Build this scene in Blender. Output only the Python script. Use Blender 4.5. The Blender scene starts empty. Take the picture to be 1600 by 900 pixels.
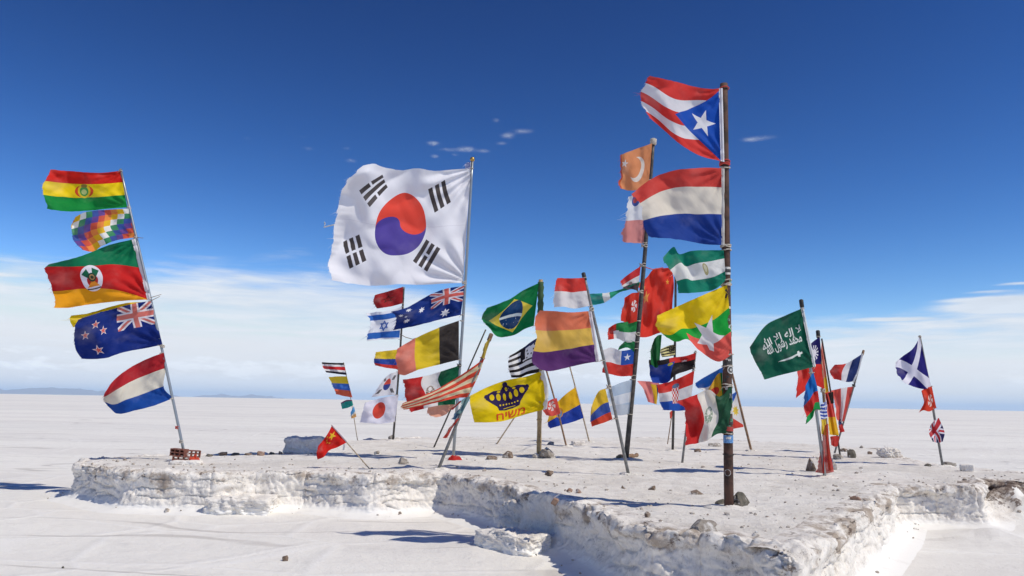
import bpy, bmesh, math, random
import numpy as np
from mathutils import Matrix, Vector

# ------------------------------------------------------------------ camera, sky, sun, exposure
SC = bpy.context.scene
COL = SC.collection
FPX = 1250.0                      # focal length in pixels of the 1600 px wide frame
PITCH, ROLL = math.radians(8.13), math.radians(0.97)
EYE = Vector((0.0, 0.0, 1.7))
CAMR = Matrix.Rotation(math.pi/2 + PITCH, 3, 'X') @ Matrix.Rotation(ROLL, 3, 'Z')
cam_data = bpy.data.cameras.new('camera')
cam_data.sensor_width = 36.0
cam_data.lens = 36.0*FPX/1600.0
cam_data.clip_start, cam_data.clip_end = 0.1, 200000.0
cam = bpy.data.objects.new('camera', cam_data)
cam.matrix_world = Matrix.Translation(EYE) @ CAMR.to_4x4()
COL.objects.link(cam)
SC.camera = cam

SUN_EL = math.radians(52.0)
SHADOW_DIR = Vector((-0.885, 0.465)).normalized()          # where shadows fall on the ground
SUN_VEC = Vector((-SHADOW_DIR.x*math.cos(SUN_EL), -SHADOW_DIR.y*math.cos(SUN_EL), math.sin(SUN_EL)))
SUN_AZ = math.atan2(SUN_VEC.x, SUN_VEC.y)
SUN_STRENGTH, SKY_STRENGTH = 3.35, 0.088
SC.view_settings.view_transform = 'Standard'
SC.view_settings.look = 'None'
SC.view_settings.exposure = 0.0
SC.view_settings.gamma = 1.0
SC.view_settings.use_curve_mapping = False

sun_data = bpy.data.lights.new('sun', 'SUN')
sun_data.energy = SUN_STRENGTH
sun_data.angle = math.radians(0.53)
sun_data.color = (1.0, 0.94, 0.82)
sun = bpy.data.objects.new('sun', sun_data)
sun.rotation_euler = SUN_VEC.to_track_quat('Z', 'Y').to_euler()
sun.location = (0, 0, 40)
COL.objects.link(sun)
SC.cycles.max_bounces = 7
SC.cycles.diffuse_bounces = 5
SC.cycles.transparent_max_bounces = 6
SC.cycles.volume_bounces = 1


def RAY(px, py):
    return CAMR @ Vector(((px-800.0)/FPX, (450.0-py)/FPX, -1.0))


def at_z(px, py, z):
    d = RAY(px, py)
    return EYE + d*((z-EYE.z)/d.z)


def at_y(px, py, y):
    d = RAY(px, py)
    return EYE + d*(y/d.y)


RM = np.array(CAMR)


def at_y_np(px, py, y):
    d = np.stack([(px-800.0)/FPX, (450.0-py)/FPX, -np.ones_like(px)], -1) @ RM.T
    return np.array(EYE) + d*(y/d[..., 1])[..., None]


# ------------------------------------------------------------------ node expressions
NT = None


class E:
    def __init__(s, v): s.v = v
    def __add__(s, o): return M('ADD', s, o)
    __radd__ = __add__
    def __sub__(s, o): return M('SUBTRACT', s, o)
    def __rsub__(s, o): return M('SUBTRACT', o, s)
    def __mul__(s, o): return M('MULTIPLY', s, o)
    __rmul__ = __mul__
    def __truediv__(s, o): return M('DIVIDE', s, o)
    def __neg__(s): return M('MULTIPLY', s, -1.0)
    def __lt__(s, o): return M('LESS_THAN', s, o)
    def __gt__(s, o): return M('GREATER_THAN', s, o)
    def __and__(s, o): return M('MULTIPLY', s, o)
    def __or__(s, o): return M('MAXIMUM', s, o)


def M(op, a, b=None, c=None, clamp=False):
    n = NT.nodes.new('ShaderNodeMath')
    n.operation = op
    n.use_clamp = clamp
    for i, x in enumerate((a, b, c)):
        if x is None:
            continue
        if isinstance(x, E):
            NT.links.new(x.v, n.inputs[i])
        else:
            n.inputs[i].default_value = float(x)
    return E(n.outputs[0])


def absE(a): return M('ABSOLUTE', a)
def notE(a): return M('SUBTRACT', 1.0, a)


def smooth(a, e0, e1):
    n = NT.nodes.new('ShaderNodeMapRange')
    n.interpolation_type = 'SMOOTHSTEP'
    NT.links.new(a.v, n.inputs[0])
    n.inputs[1].default_value, n.inputs[2].default_value = e0, e1
    n.inputs[3].default_value, n.inputs[4].default_value = 0.0, 1.0
    return E(n.outputs[0])


def combine(x, y, z):
    n = NT.nodes.new('ShaderNodeCombineXYZ')
    for i, a in enumerate((x, y, z)):
        if isinstance(a, E):
            NT.links.new(a.v, n.inputs[i])
        else:
            n.inputs[i].default_value = a
    return n.outputs[0]


def noise(vec, scale, detail=2.0, rough=0.5, dist=0.0):
    n = NT.nodes.new('ShaderNodeTexNoise')
    if vec is not None:
        NT.links.new(vec, n.inputs['Vector'])
    n.inputs['Scale'].default_value = scale
    n.inputs['Detail'].default_value = detail
    n.inputs['Roughness'].default_value = rough
    n.inputs['Distortion'].default_value = dist
    return E(n.outputs[0])


def voronoi(vec, scale, feature='F1'):
    n = NT.nodes.new('ShaderNodeTexVoronoi')
    n.feature = feature
    NT.links.new(vec, n.inputs['Vector'])
    n.inputs['Scale'].default_value = scale
    return E(n.outputs['Distance'])


def lin(h):
    if isinstance(h, (tuple, list)):
        return (h[0], h[1], h[2], 1.0)
    h = h.lstrip('#')
    c = [int(h[i:i+2], 16)/255 for i in (0, 2, 4)]
    return tuple(x/12.92 if x <= 0.04045 else ((x+0.055)/1.055)**2.4 for x in c)+(1.0,)


def mixc(fac, a, b):
    n = NT.nodes.new('ShaderNodeMix')
    n.data_type = 'RGBA'
    if isinstance(fac, E):
        NT.links.new(fac.v, n.inputs[0])
    else:
        n.inputs[0].default_value = fac
    for k, x in ((6, a), (7, b)):
        if isinstance(x, (str, tuple)):
            n.inputs[k].default_value = lin(x)
        else:
            NT.links.new(x, n.inputs[k])
    return n.outputs[2]


def multc(a, fac):
    n = NT.nodes.new('ShaderNodeVectorMath')
    n.operation = 'SCALE'
    NT.links.new(a, n.inputs[0])
    NT.links.new(fac.v, n.inputs['Scale'])
    return n.outputs[0]


# ------------------------------------------------------------------ world
world = bpy.data.worlds.new('World')
SC.world = world
world.use_nodes = True
world.cycles.sampling_method = 'MANUAL'
world.cycles.sample_map_resolution = 512
NT = world.node_tree
NT.nodes.clear()
sky = NT.nodes.new('ShaderNodeTexSky')
sky.sky_type = 'NISHITA'
sky.sun_disc = False
sky.sun_elevation = SUN_EL
sky.sun_rotation = SUN_AZ
sky.altitude = 1500.0
sky.air_density = 1.0
sky.dust_density = 0.0
sky.ozone_density = 6.0
# deep high-altitude blue as seen through a polarising filter: a contrast curve per channel, the same in all directions
spc = NT.nodes.new('ShaderNodeSeparateColor')
NT.links.new(sky.outputs[0], spc.inputs[0])
cmb = NT.nodes.new('ShaderNodeCombineColor')
for i, (g_, k_) in enumerate(((2.9, 30.0), (2.25, 6.3), (1.95, 3.3))):
    ch = M('MINIMUM', k_*M('POWER', E(spc.outputs[i])*0.075, g_), 0.85)*(1/0.075)
    NT.links.new(ch.v, cmb.inputs[i])
tc = NT.nodes.new('ShaderNodeTexCoord')
sep = NT.nodes.new('ShaderNodeSeparateXYZ')
NT.links.new(tc.outputs['Generated'], sep.inputs[0])
dx, dy, dz = (E(sep.outputs[i]) for i in range(3))
az = M('ARCTAN2', dx, dy)
stretch = combine(az*5.0, dz*34.0, 0.7)
n1 = noise(stretch, 1.0, 6.0, 0.55, 0.3)
n2 = noise(combine(az*9.0, dz*90.0, 3.1), 1.0, 7.0, 0.6, 0.4)
n3 = noise(combine(az*22.0, dz*70.0, 5.5), 1.0, 6.0, 0.6)
def gauss(a0, w): return M('EXPONENT', -1.0*sq_((az-a0)/w))
def sq_(a): return M('MULTIPLY', a, a)
edge = 0.098 + 0.050*gauss(-0.21, 0.16) + 0.034*gauss(-0.50, 0.20) + 0.020*gauss(0.60, 0.10) + 0.035*(noise(combine(M('COSINE', az)*2.0, M('SINE', az)*2.0, 4.4), 1.0, 2.0)-0.5)
veil = smooth(edge + 0.060*(n1-0.5) + 0.040*(n2-0.5) - dz, -0.016, 0.022)
veil = veil*M('ADD', 0.80, 0.85*(n2-0.45)+0.45*(n1-0.5), clamp=True)
veil = M('MAXIMUM', veil, smooth(dz, 0.07, 0.0)*0.72)
# a row of small cumulus low over the flat
cum = smooth(n3 - 14.0*absE(dz-0.033), 0.36, 0.50)*smooth(noise(combine(az*4.0, 0.0, 9.3), 1.0, 1.0), 0.42, 0.6)
# small fair-weather puffs high up
puff = None
for (px, py, wx, wy, a) in ((677, 224, 10, 3.6, .8), (700, 234, 18, 3, .5), (729, 233, 14, 4.5, .75), (755, 236, 12, 3.5, .5),
                            (679, 244, 7, 3, .6), (711, 242, 7, 2.5, .4), (793, 212, 12, 4.5, .7), (818, 205, 18, 4, .6), (783, 224, 10, 3, .5),
                            (775, 188, 8, 4, .4), (482, 232, 12, 4, .3), (543, 232, 8, 3, .4), (548, 251, 10, 3.5, .45), (474, 214, 10, 3, .2),
                            (1186, 216, 26, 4, .55), (1172, 219, 10, 3, .35), (1215, 236, 30, 4, .15), (386, 216, 9, 3, .2), (1300, 208, 40, 4, .10),
                            (1240, 190, 30, 5, .08), (200, 200, 40, 6, .07), (1410, 250, 60, 7, .07)):
    d = RAY(px, py).normalized()
    a0, z0 = math.atan2(d.x, d.y), d.z
    g = M('EXPONENT', -1.0*(M('POWER', absE(az-a0)*(FPX/wx), 2.0) + M('POWER', absE(dz-z0)*(FPX/wy), 2.0)))
    puff = g*a if puff is None else puff + g*a
n4 = noise(combine(az*85.0, dz*230.0, 1.7), 1.0, 6.0, 0.68, 1.0)
puff = smooth(puff*(2.2*n4-0.1), 0.08, 1.2)
streak = None
for (px, py, wx, wy, a) in ((1400, 499, 62, 3.6, 0.95), (1470, 504, 60, 2.6, 0.55), (1570, 479, 80, 9, 1.0), (1530, 468, 45, 3, 0.6), (1595, 443, 30, 2.2, 0.6), (1545, 456, 30, 2.0, 0.4), (1660, 470, 90, 14, 0.9), (1190, 507, 40, 2.5, 0.4)):
    d = RAY(px, py).normalized()
    a0, z0 = math.atan2(d.x, d.y), d.z
    g = M('EXPONENT', -1.0*(M('POWER', absE(az-a0)*(FPX/wx), 2.0) + M('POWER', absE(dz-z0+0.004*(n3-0.5))*(FPX/wy), 2.0)))
    streak = g*a if streak is None else streak + g*a
streak = smooth(streak*(0.35+1.3*n2), 0.10, 0.75)*0.88
cloud = M('MAXIMUM', M('MAXIMUM', M('MAXIMUM', veil, streak), cum*0.9), puff*0.42)
cloud = M('MULTIPLY', cloud, 1.0, clamp=True)
CLOUD_RADIANCE = 10.9
CLOUD_ON = 1.0
shade = M('ADD', 0.90, 0.30*(n2-0.5)+0.16*cum)
crad = NT.nodes.new('ShaderNodeVectorMath')
crad.operation = 'SCALE'
crad.inputs[0].default_value = (0.905*CLOUD_RADIANCE, 0.955*CLOUD_RADIANCE, 1.02*CLOUD_RADIANCE)
NT.links.new(shade.v, crad.inputs['Scale'])
wmix = mixc(cloud*CLOUD_ON, cmb.outputs[0], crad.outputs[0])
bg = NT.nodes.new('ShaderNodeBackground')
NT.links.new(wmix, bg.inputs['Color'])
bg.inputs['Strength'].default_value = SKY_STRENGTH
wout = NT.nodes.new('ShaderNodeOutputWorld')
NT.links.new(bg.outputs[0], wout.inputs['Surface'])


# ------------------------------------------------------------------ numpy gradient noise
_rs = np.random.RandomState(7)
_P = _rs.permutation(256)
_P = np.concatenate([_P, _P, _P])
_G = _rs.normal(size=(256, 3))
_G /= np.linalg.norm(_G, axis=1)[:, None]


def perlin(p):
    i = np.floor(p).astype(int)
    f = p-i
    w = f*f*f*(f*(f*6-15)+10)
    i &= 255
    out = 0
    for a in (0, 1):
        wa = w[..., 0] if a else 1-w[..., 0]
        for b in (0, 1):
            wb = w[..., 1] if b else 1-w[..., 1]
            for c in (0, 1):
                wc = w[..., 2] if c else 1-w[..., 2]
                h = _P[_P[_P[i[..., 0]+a]+i[..., 1]+b]+i[..., 2]+c] & 255
                g = _G[h]
                out = out + wa*wb*wc*(g[..., 0]*(f[..., 0]-a)+g[..., 1]*(f[..., 1]-b)+g[..., 2]*(f[..., 2]-c))
    return out


def fbm(p, oct=4, gain=0.5, lac=2.03):
    s, a = 0, 1.0
    for k in range(oct):
        s = s + a*perlin(p+k*17.3)
        p = p*lac
        a *= gain
    return s


def P3(x, y, z=0.0):
    x = np.asarray(x, float); y = np.asarray(y, float)
    return np.stack([x, y, np.broadcast_to(np.asarray(z, float), x.shape)], -1)


def sstep(a, e0, e1):
    t = np.clip((a-e0)/(e1-e0), 0, 1)
    return t*t*(3-2*t)


# ------------------------------------------------------------------ object helpers
def tag(o, label=None, cat=None, group=None, kind=None):
    for k, v in (('label', label), ('category', cat), ('group', group), ('kind', kind)):
        if v:
            o[k] = v
    return o


def link(name, me, mat=None, parent=None, loc=None, smooth_=True):
    """loc: origin in world space; the mesh is given in world space and shifted there."""
    if isinstance(mat, (list, tuple)):
        for m in mat:
            me.materials.append(m)
    elif mat is not None:
        me.materials.append(mat)
    if smooth_:
        me.polygons.foreach_set('use_smooth', np.ones(len(me.polygons), bool))
    o = bpy.data.objects.new(name, me)
    COL.objects.link(o)
    if loc is None and parent is not None:
        loc = parent.matrix_basis.translation
    if loc is not None:
        me.transform(Matrix.Translation(-Vector(loc)))
        if parent is None:
            o.location = loc
    if parent is not None:
        o.parent = parent
    me.update()
    return o


def empty(name, loc):
    o = bpy.data.objects.new(name, None)
    o.location = loc
    o.empty_display_size = 0.1
    COL.objects.link(o)
    return o


def pydata(name, verts, faces):
    me = bpy.data.meshes.new(name)
    me.from_pydata([tuple(v) for v in verts], [], faces)
    me.validate()
    return me


def grid_mesh(name, P, uv=None, mask=None):
    """P: (nr, nc, 3) vertex grid; mask (nr-1, nc-1) keeps quads."""
    nr, nc = P.shape[:2]
    idx = np.arange(nr*nc).reshape(nr, nc)
    q = np.stack([idx[:-1, :-1], idx[:-1, 1:], idx[1:, 1:], idx[1:, :-1]], -1)
    q = q[mask] if mask is not None else q.reshape(-1, 4)
    V = P.reshape(-1, 3)
    used = np.unique(q)
    rem = np.zeros(nr*nc, int)
    rem[used] = np.arange(len(used))
    q = rem[q]
    V = V[used]
    me = bpy.data.meshes.new(name)
    me.vertices.add(len(V))
    me.vertices.foreach_set('co', V.astype(np.float32).ravel())
    me.loops.add(len(q)*4)
    me.loops.foreach_set('vertex_index', q.astype(np.int32).ravel())
    me.polygons.add(len(q))
    me.polygons.foreach_set('loop_start', np.arange(0, len(q)*4, 4, dtype=np.int32))
    if uv is not None:
        U = uv.reshape(-1, 2)[used]
        lay = me.uv_layers.new(name='UVMap')
        lay.data.foreach_set('uv', U[q.ravel()].astype(np.float32).ravel())
    me.update(calc_edges=True)
    return me


def tube(name, pts, radii, sides=10, cap=True):
    V, F = [], []
    pts = [Vector(p) for p in pts]
    for i, p in enumerate(pts):
        d = (pts[min(i+1, len(pts)-1)]-pts[max(i-1, 0)]).normalized()
        a = d.orthogonal().normalized() if i == 0 else (a - d*a.dot(d)).normalized()
        b = d.cross(a)
        for k in range(sides):
            t = 2*math.pi*k/sides
            V.append(p+(a*math.cos(t)+b*math.sin(t))*radii[i])
    for i in range(len(pts)-1):
        for k in range(sides):
            k2 = (k+1) % sides
            F.append((i*sides+k, i*sides+k2, (i+1)*sides+k2, (i+1)*sides+k))
    if cap:
        F.append(tuple(range(sides-1, -1, -1)))
        F.append(tuple(range((len(pts)-1)*sides, len(pts)*sides)))
    return pydata(name, V, F)


# ------------------------------------------------------------------ materials
def new_mat(name):
    global NT
    m = bpy.data.materials.new(name)
    m.use_nodes = True
    NT = m.node_tree
    NT.nodes.clear()
    out = NT.nodes.new('ShaderNodeOutputMaterial')
    b = NT.nodes.new('ShaderNodeBsdfPrincipled')
    NT.links.new(b.outputs[0], out.inputs['Surface'])
    return m, b, out


def setv(b, k, v):
    if isinstance(v, E):
        NT.links.new(v.v, b.inputs[k])
    elif isinstance(v, (float, int)):
        b.inputs[k].default_value = v
    elif isinstance(v, (tuple, str)):
        b.inputs[k].default_value = lin(v)
    else:
        NT.links.new(v, b.inputs[k])


def bump(b, h, strength, dist):
    n = NT.nodes.new('ShaderNodeBump')
    n.inputs['Strength'].default_value = strength
    n.inputs['Distance'].default_value = dist
    NT.links.new(h.v, n.inputs['Height'])
    NT.links.new(n.outputs[0], b.inputs['Normal'])


def geo_pos():
    return NT.nodes.new('ShaderNodeNewGeometry').outputs['Position']


def obj_pos():
    return NT.nodes.new('ShaderNodeTexCoord').outputs['Object']


def scaled(vec, s):
    n = NT.nodes.new('ShaderNodeVectorMath')
    n.operation = 'MULTIPLY'
    NT.links.new(vec, n.inputs[0])
    n.inputs[1].default_value = s
    return n.outputs[0]


def mat_flat():
    """salt flat: pale crust with greyer damp patches, hairline ridges and scuffs"""
    m, b, o = new_mat('salt_flat')
    p = geo_pos()
    patch = noise(scaled(p, (0.05, 0.16, 1.0)), 1.0, 5.0, 0.6)
    far = noise(scaled(p, (0.012, 0.045, 1.0)), 1.0, 6.0, 0.68, 0.6)
    fine = noise(p, 3.0, 8.0, 0.7)
    mid = noise(scaled(p, (0.8, 1.4, 1.0)), 1.0, 7.0, 0.68, 0.5)
    grain = noise(p, 28.0, 4.0, 0.7)
    ridge = voronoi(scaled(p, (0.55, 0.7, 0.0)), 1.0, 'DISTANCE_TO_EDGE')
    c = mixc(smooth(patch, 0.40, 0.66), '#f5f1e8', '#ebe6de')
    c = mixc(smooth(far, 0.46, 0.68)*0.42, c, '#cfccc9')
    flecks = smooth(voronoi(p, 2.3), 0.055, 0.02)*smooth(noise(p, 0.6, 3.0), 0.50, 0.60)
    track = smooth(absE(noise(scaled(p, (0.10, 0.42, 0.0)), 1.0, 2.0, 0.4)-0.5), 0.010, 0.003)*smooth(noise(p, 0.35, 3.0), 0.46, 0.56)
    c = mixc(smooth(fine, 0.50, 0.70)*0.28, c, '#d5d0ca')
    c = mixc(smooth(mid, 0.54, 0.70)*0.25, c, '#d0cbc6')
    c = mixc(smooth(grain, 0.60, 0.74)*0.18, c, '#b5ada6')
    c = mixc(smooth(ridge, 0.035, 0.0)*0.5, c, '#f8f5ef')
    c = mixc(track*0.55, c, '#b9b2ab')
    c = mixc(flecks*0.7, c, '#85756a')
    setv(b, 'Base Color', c)
    setv(b, 'Roughness', 0.85)
    setv(b, 'Specular IOR Level', 0.25)
    bump(b, fine*0.9 + grain*0.35 + noise(p, 9.0, 6.0, 0.65)*0.6 + mid*0.7 + smooth(ridge, 0.07, 0.0)*0.5, 0.45, 0.05)
    return m


def mat_top():
    m, b, o = new_mat('trodden_salt')
    p = geo_pos()
    big = noise(p, 0.9, 6.0, 0.62)
    fine = noise(p, 5.0, 8.0, 0.7)
    grain = noise(p, 30.0, 5.0, 0.72)
    spk = voronoi(p, 11.0)
    c = mixc(smooth(big, 0.40, 0.62), '#f8f2e8', '#eae3d8')
    c = mixc(smooth(fine, 0.50, 0.68)*0.45, c, '#cbc2b7')
    c = mixc(smooth(grain, 0.54, 0.70)*0.28, c, '#a1968a')
    c = mixc(smooth(spk, 0.20, 0.06)*smooth(noise(p, 1.3, 3.0), 0.46, 0.60)*0.85, c, '#85735f')
    c = mixc(smooth(noise(scaled(p, (1.2, 2.6, 1.0)), 1.0, 7.0, 0.72), 0.60, 0.70)*0.5, c, '#9c8c7b')
    setv(b, 'Base Color', c)
    setv(b, 'Roughness', 0.9)
    setv(b, 'Specular IOR Level', 0.2)
    bump(b, fine + grain*0.6, 0.8, 0.05)
    return m


def mat_wall(name, dirt):
    m, b, o = new_mat(name)
    p = geo_pos()
    sp = NT.nodes.new('ShaderNodeSeparateXYZ')
    NT.links.new(p, sp.inputs[0])
    z = E(sp.outputs[2])
    med = noise(p, 4.5, 7.0, 0.66)
    # salt fins run obliquely down the face
    fins = noise(scaled(p, (26.0, 26.0, 9.0)), 1.0, 6.0, 0.7, 0.8)
    speck = noise(p, 40.0, 6.0, 0.75)
    lip = smooth(z, 0.30, 0.52)*smooth(z, 0.66, 0.57)
    dirt = smooth(z, 0.63, 0.55)*dirt
    c = mixc(smooth(med, 0.36, 0.66), '#f7f1e8', '#ebe4da')
    c = mixc(smooth(fins, 0.50, 0.72)*0.50, c, '#c9bfb5')
    c = mixc(smooth(speck + med*0.5, 0.84, 0.98)*0.75, c, '#7a6a5d')
    stain = smooth(noise(p, 2.6, 7.0, 0.72) + lip*0.15 + dirt, 0.60, 0.76)
    c = mixc(stain*0.75, c, '#97836f')
    c = mixc(smooth(noise(p, 7.0, 6.0, 0.72)+dirt+lip*0.08, 0.64, 0.73)*0.85, c, '#66544a')
    drift = mixc(smooth(noise(p, 3.0, 8.0, 0.7), 0.5, 0.7)*0.5, '#f3f0ea', '#d9d4cd')
    c = mixc(smooth(z + 0.05*(med-0.5), 0.17, 0.06), c, drift)
    setv(b, 'Base Color', c)
    setv(b, 'Roughness', 0.9)
    setv(b, 'Specular IOR Level', 0.2)
    bump(b, (fins*1.0 + speck*0.6 + noise(p, 110.0, 3.0, 0.7)*0.2)*smooth(z, 0.05, 0.18), 0.55, 0.035)
    return m


def mat_rock(name, a, bcol, salt):
    m, b, o = new_mat(name)
    p = geo_pos()
    n = noise(p, 14.0, 7.0, 0.68)
    c = mixc(smooth(n, 0.35, 0.65), a, bcol)
    c = mixc(smooth(noise(p, 9.0, 6.0, 0.65), 0.62-salt, 0.76-salt), c, '#dcd8d2')
    setv(b, 'Base Color', c)
    setv(b, 'Roughness', 0.92)
    bump(b, noise(p, 40.0, 6.0, 0.7), 0.8, 0.02)
    return m


def mat_plain(name, col, rough=0.6, metal=0.0, var=0.15, col2=None, scale=20.0, bmp=0.2):
    m, b, o = new_mat(name)
    p = obj_pos()
    n = noise(p, scale, 5.0, 0.65)
    if col2:
        c = mixc(smooth(n, 0.42, 0.62), col, col2)
    else:
        base = mixc(0.0, col, col)
        c = multc(base, M('ADD', 1.0-var, n*2*var))
    setv(b, 'Base Color', c)
    setv(b, 'Roughness', rough)
    setv(b, 'Metallic', metal)
    if bmp:
        bump(b, noise(p, scale*4, 4.0, 0.6), bmp, 0.004)
    return m


MAT = dict(
    flat=mat_flat(), top=mat_top(), wall=mat_wall('salt_wall', 0.0), wall_brown=mat_wall('salt_wall_brown', 0.13),
    block=mat_wall('salt_block', 0.02),
    rock_grey=mat_rock('rock_grey', '#a89f94', '#857b70', 0.13), rock_brown=mat_rock('rock_brown', '#94806f', '#6b5848', 0.10),
    rock_dark=mat_rock('rock_dark', '#756d60', '#545146', 0.07), rock_red=mat_rock('rock_red', '#a98b78', '#8a6c5a', 0.10),
    rock_pale=mat_rock('rock_pale', '#cfc8bf', '#a89d92', 0.14),
    steel=mat_plain('galvanised_steel', '#9ba0a2', 0.42, 0.75, 0.2, scale=9.0),
    greymetal=mat_plain('grey_paint_pole', '#6f6f6d', 0.5, 0.35, 0.25, '#8b8883', 14.0),
    darkpole=mat_plain('dark_pole', '#3a3836', 0.6, 0.2, 0.2, '#57524c', 12.0),
    rust=mat_plain('rusty_pole', '#5b3f33', 0.78, 0.1, 0.2, '#37281f', 7.0, 0.4),
    bamboo=mat_plain('bamboo', '#b79b6c', 0.6, 0.0, 0.2, '#93784f', 12.0),
    wood=mat_plain('weathered_wood', '#94765a', 0.8, 0.0, 0.2, '#6d543f', 16.0, 0.5),
    palewood=mat_plain('bleached_stick', '#b5a48c', 0.8, 0.0, 0.2, '#93826c', 16.0, 0.5),
    blackcap=mat_plain('black_tape', '#262423', 0.6, 0.0, 0.2),
    gold=mat_plain('brass_finial', '#b89552', 0.35, 0.8, 0.1),
    brick=mat_rock('fired_brick', '#8f5746', '#744639', 0.08),
    cord=mat_plain('tie_cord', '#cfc6b8', 0.9, 0.0, 0.2, '#8d8072', 60.0),
    redcord=mat_plain('red_cord', '#b8453c', 0.9, 0.0, 0.2),
    sticker_white=mat_plain('white_sticker', '#d5d2cb', 0.5, 0.0, 0.1, '#8d8a85', 50.0, 0),
    sticker_black=mat_plain('black_sticker', '#242322', 0.5, 0.0, 0.1, '#4a4743', 60.0, 0),
    sticker_blue=mat_plain('blue_sticker', '#6f9fd0', 0.5, 0.0, 0.1, '#3f6fa8', 45.0, 0),
    sticker_red=mat_plain('red_sticker', '#b03b30', 0.5, 0.0, 0.1, '#7c2f2a', 45.0, 0),
    sticker_green=mat_plain('green_sticker', '#2f6b48', 0.5, 0.0, 0.1, '#8aa08f', 45.0, 0),
)

# ------------------------------------------------------------------ salt flat and far hills
def flat_h(x, y):
    r = np.hypot(x, y)
    fade = np.clip(40.0/(r+1e-3), 0, 1)
    h = 0.020*fbm(P3(x*0.7, y*0.7, 3.3), 3) + 0.007*fbm(P3(x*4.0, y*4.0, 8.1), 3)
    h = h + 0.012*np.maximum(0, 0.25-np.abs(perlin(P3(x*0.55, y*0.8, 1.2))))*2
    for (cx, cy, sx, sy, a) in DRIFTS:
        h = h + a*np.exp(-((x-cx)/sx)**2-((y-cy)/sy)**2)*(1+0.5*fbm(P3(x*3, y*3, 5.0), 3))
    return h*fade


DRIFTS = []
for (px, py, sx, sy, a) in ((1575, 812, 0.55, 0.7, 0.24), (1640, 810, 1.2, 0.8, 0.30), (1550, 835, 0.5, 0.5, 0.10), (790, 850, 0.7, 0.6, 0.06), (380, 800, 0.8, 0.4, 0.05)):
    q = at_z(px, py, 0.05)
    DRIFTS.append((q.x, q.y, sx, sy, a))

rad = [0.4]
while rad[-1] < 60:
    rad.append(rad[-1]*1.0125+0.004)
while rad[-1] < 90000:
    rad.append(rad[-1]*1.06)
ang = np.concatenate([np.linspace(-180, -48, 60, endpoint=False), np.linspace(-48, 48, 800, endpoint=False), np.linspace(48, 180, 61)])
R_, A_ = np.meshgrid(np.array(rad), np.radians(ang), indexing='ij')
gx, gy = R_*np.sin(A_), R_*np.cos(A_)
flat = link('salt_flat_ground', grid_mesh('salt_flat_ground', np.stack([gx, gy, flat_h(gx, gy)], -1)[:, ::-1]), MAT['flat'])
tag(flat, kind='structure')


def mat_hill():
    m, b, o = new_mat('bare_mountain')
    p = geo_pos()
    n = noise(p, 0.0012, 6.0, 0.6)
    setv(b, 'Base Color', mixc(n, '#9c999c', '#7d7c84'))
    setv(b, 'Roughness', 1.0)
    return m


MAT['hill'] = mat_hill()


def hill(az0, az1, dist, hgt, seed):
    n, k = 90, 14
    t = np.linspace(0, 1, n)[:, None]
    s = np.linspace(-1, 1, k)[None, :]
    a = np.radians(az0+(az1-az0)*t)
    d = dist*(1+0.10*s)
    env = np.sin(np.pi*t)**0.7
    prof = env*(0.55+0.9*fbm(P3(t*7+seed, t*0+seed*1.7), 4))
    z = hgt*np.clip(prof, 0.0, None)*(1-np.abs(s)**1.3)*(1+0.25*fbm(P3(t*22+seed+s*0, s*3+t*0), 3)) - 12
    P = np.stack([d*np.sin(a), d*np.cos(a), z], -1)
    o = link('distant_mountains', grid_mesh('distant_mountains', P[:, ::-1]), MAT['hill'])
    tag(o, kind='structure')


hill(-36.5, -22.0, 48000, 520, 1.3)
hill(-21.5, -15.5, 52000, 330, 4.1)
hill(-48.0, -34.0, 50000, 430, 8.8)

# ------------------------------------------------------------------ raised salt platform
ZP = 0.60
OUT = [(118, 722), (200, 734), (330, 738), (400, 736), (478, 736), (584, 742), (660, 739), (692, 739), (760, 750), (806, 762), (830, 771),
       (859, 776), (907, 788), (949, 806), (1013, 826), (1093, 832), (1168, 846), (1206, 859), (1240, 866), (1272, 852), (1307, 828), (1350, 798), (1389, 772), (1402, 757),
       (1460, 758), (1534, 762), (1541, 756), (1536, 749), (1600, 751), (1760, 752), (1800, 744),
       (1600, 737), (1520, 731), (1440, 722), (1412, 712), (1400, 703), (1300, 696), (1200, 690), (1100, 685), (1000, 683), (900, 685), (760, 682), (620, 684), (505, 689),
       (440, 707), (300, 710), (190, 712), (128, 715)]
raw = [at_z(x, y, ZP) for x, y in OUT]
raw = np.array([(p.x, p.y) for p in raw])


def resample_closed(pts, step):
    out = []
    n = len(pts)
    for i in range(n):
        a, b = pts[i], pts[(i+1) % n]
        L = np.linalg.norm(b-a)
        mid = (a+b)/2
        st = step if mid[1] < 15 else step*3.0
        k = max(1, int(L/st))
        for j in range(k):
            out.append(a+(b-a)*j/k)
    return np.array(out)


outl = resample_closed(raw, 0.018)
sm = outl.copy()
for _ in range(20):
    sm = (np.roll(sm, 1, 0)+sm*2+np.roll(sm, -1, 0))/4
outl = sm
area = 0.5*np.sum(outl[:, 0]*np.roll(outl[:, 1], -1)-np.roll(outl[:, 0], -1)*outl[:, 1])
tang = np.roll(outl, -3, 0)-np.roll(outl, 3, 0)
for _ in range(6):
    tang = (np.roll(tang, 2, 0)+tang*2+np.roll(tang, -2, 0))/4
tang /= np.linalg.norm(tang, axis=1)[:, None]
nout = np.stack([tang[:, 1], -tang[:, 0]], -1)*(1 if area > 0 else -1)
seg = np.linalg.norm(outl-np.roll(outl, 1, 0), axis=1)
seg[0] = 0
arc = np.cumsum(seg)


def top_h(x, y):
    return ZP + 0.045*fbm(P3(x*0.45, y*0.45, 2.2), 3) + 0.020*fbm(P3(x*1.7, y*1.7, 6.0), 3) + 0.014*fbm(P3(x*5.5, y*5.5, 4.0), 4, 0.6)


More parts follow.
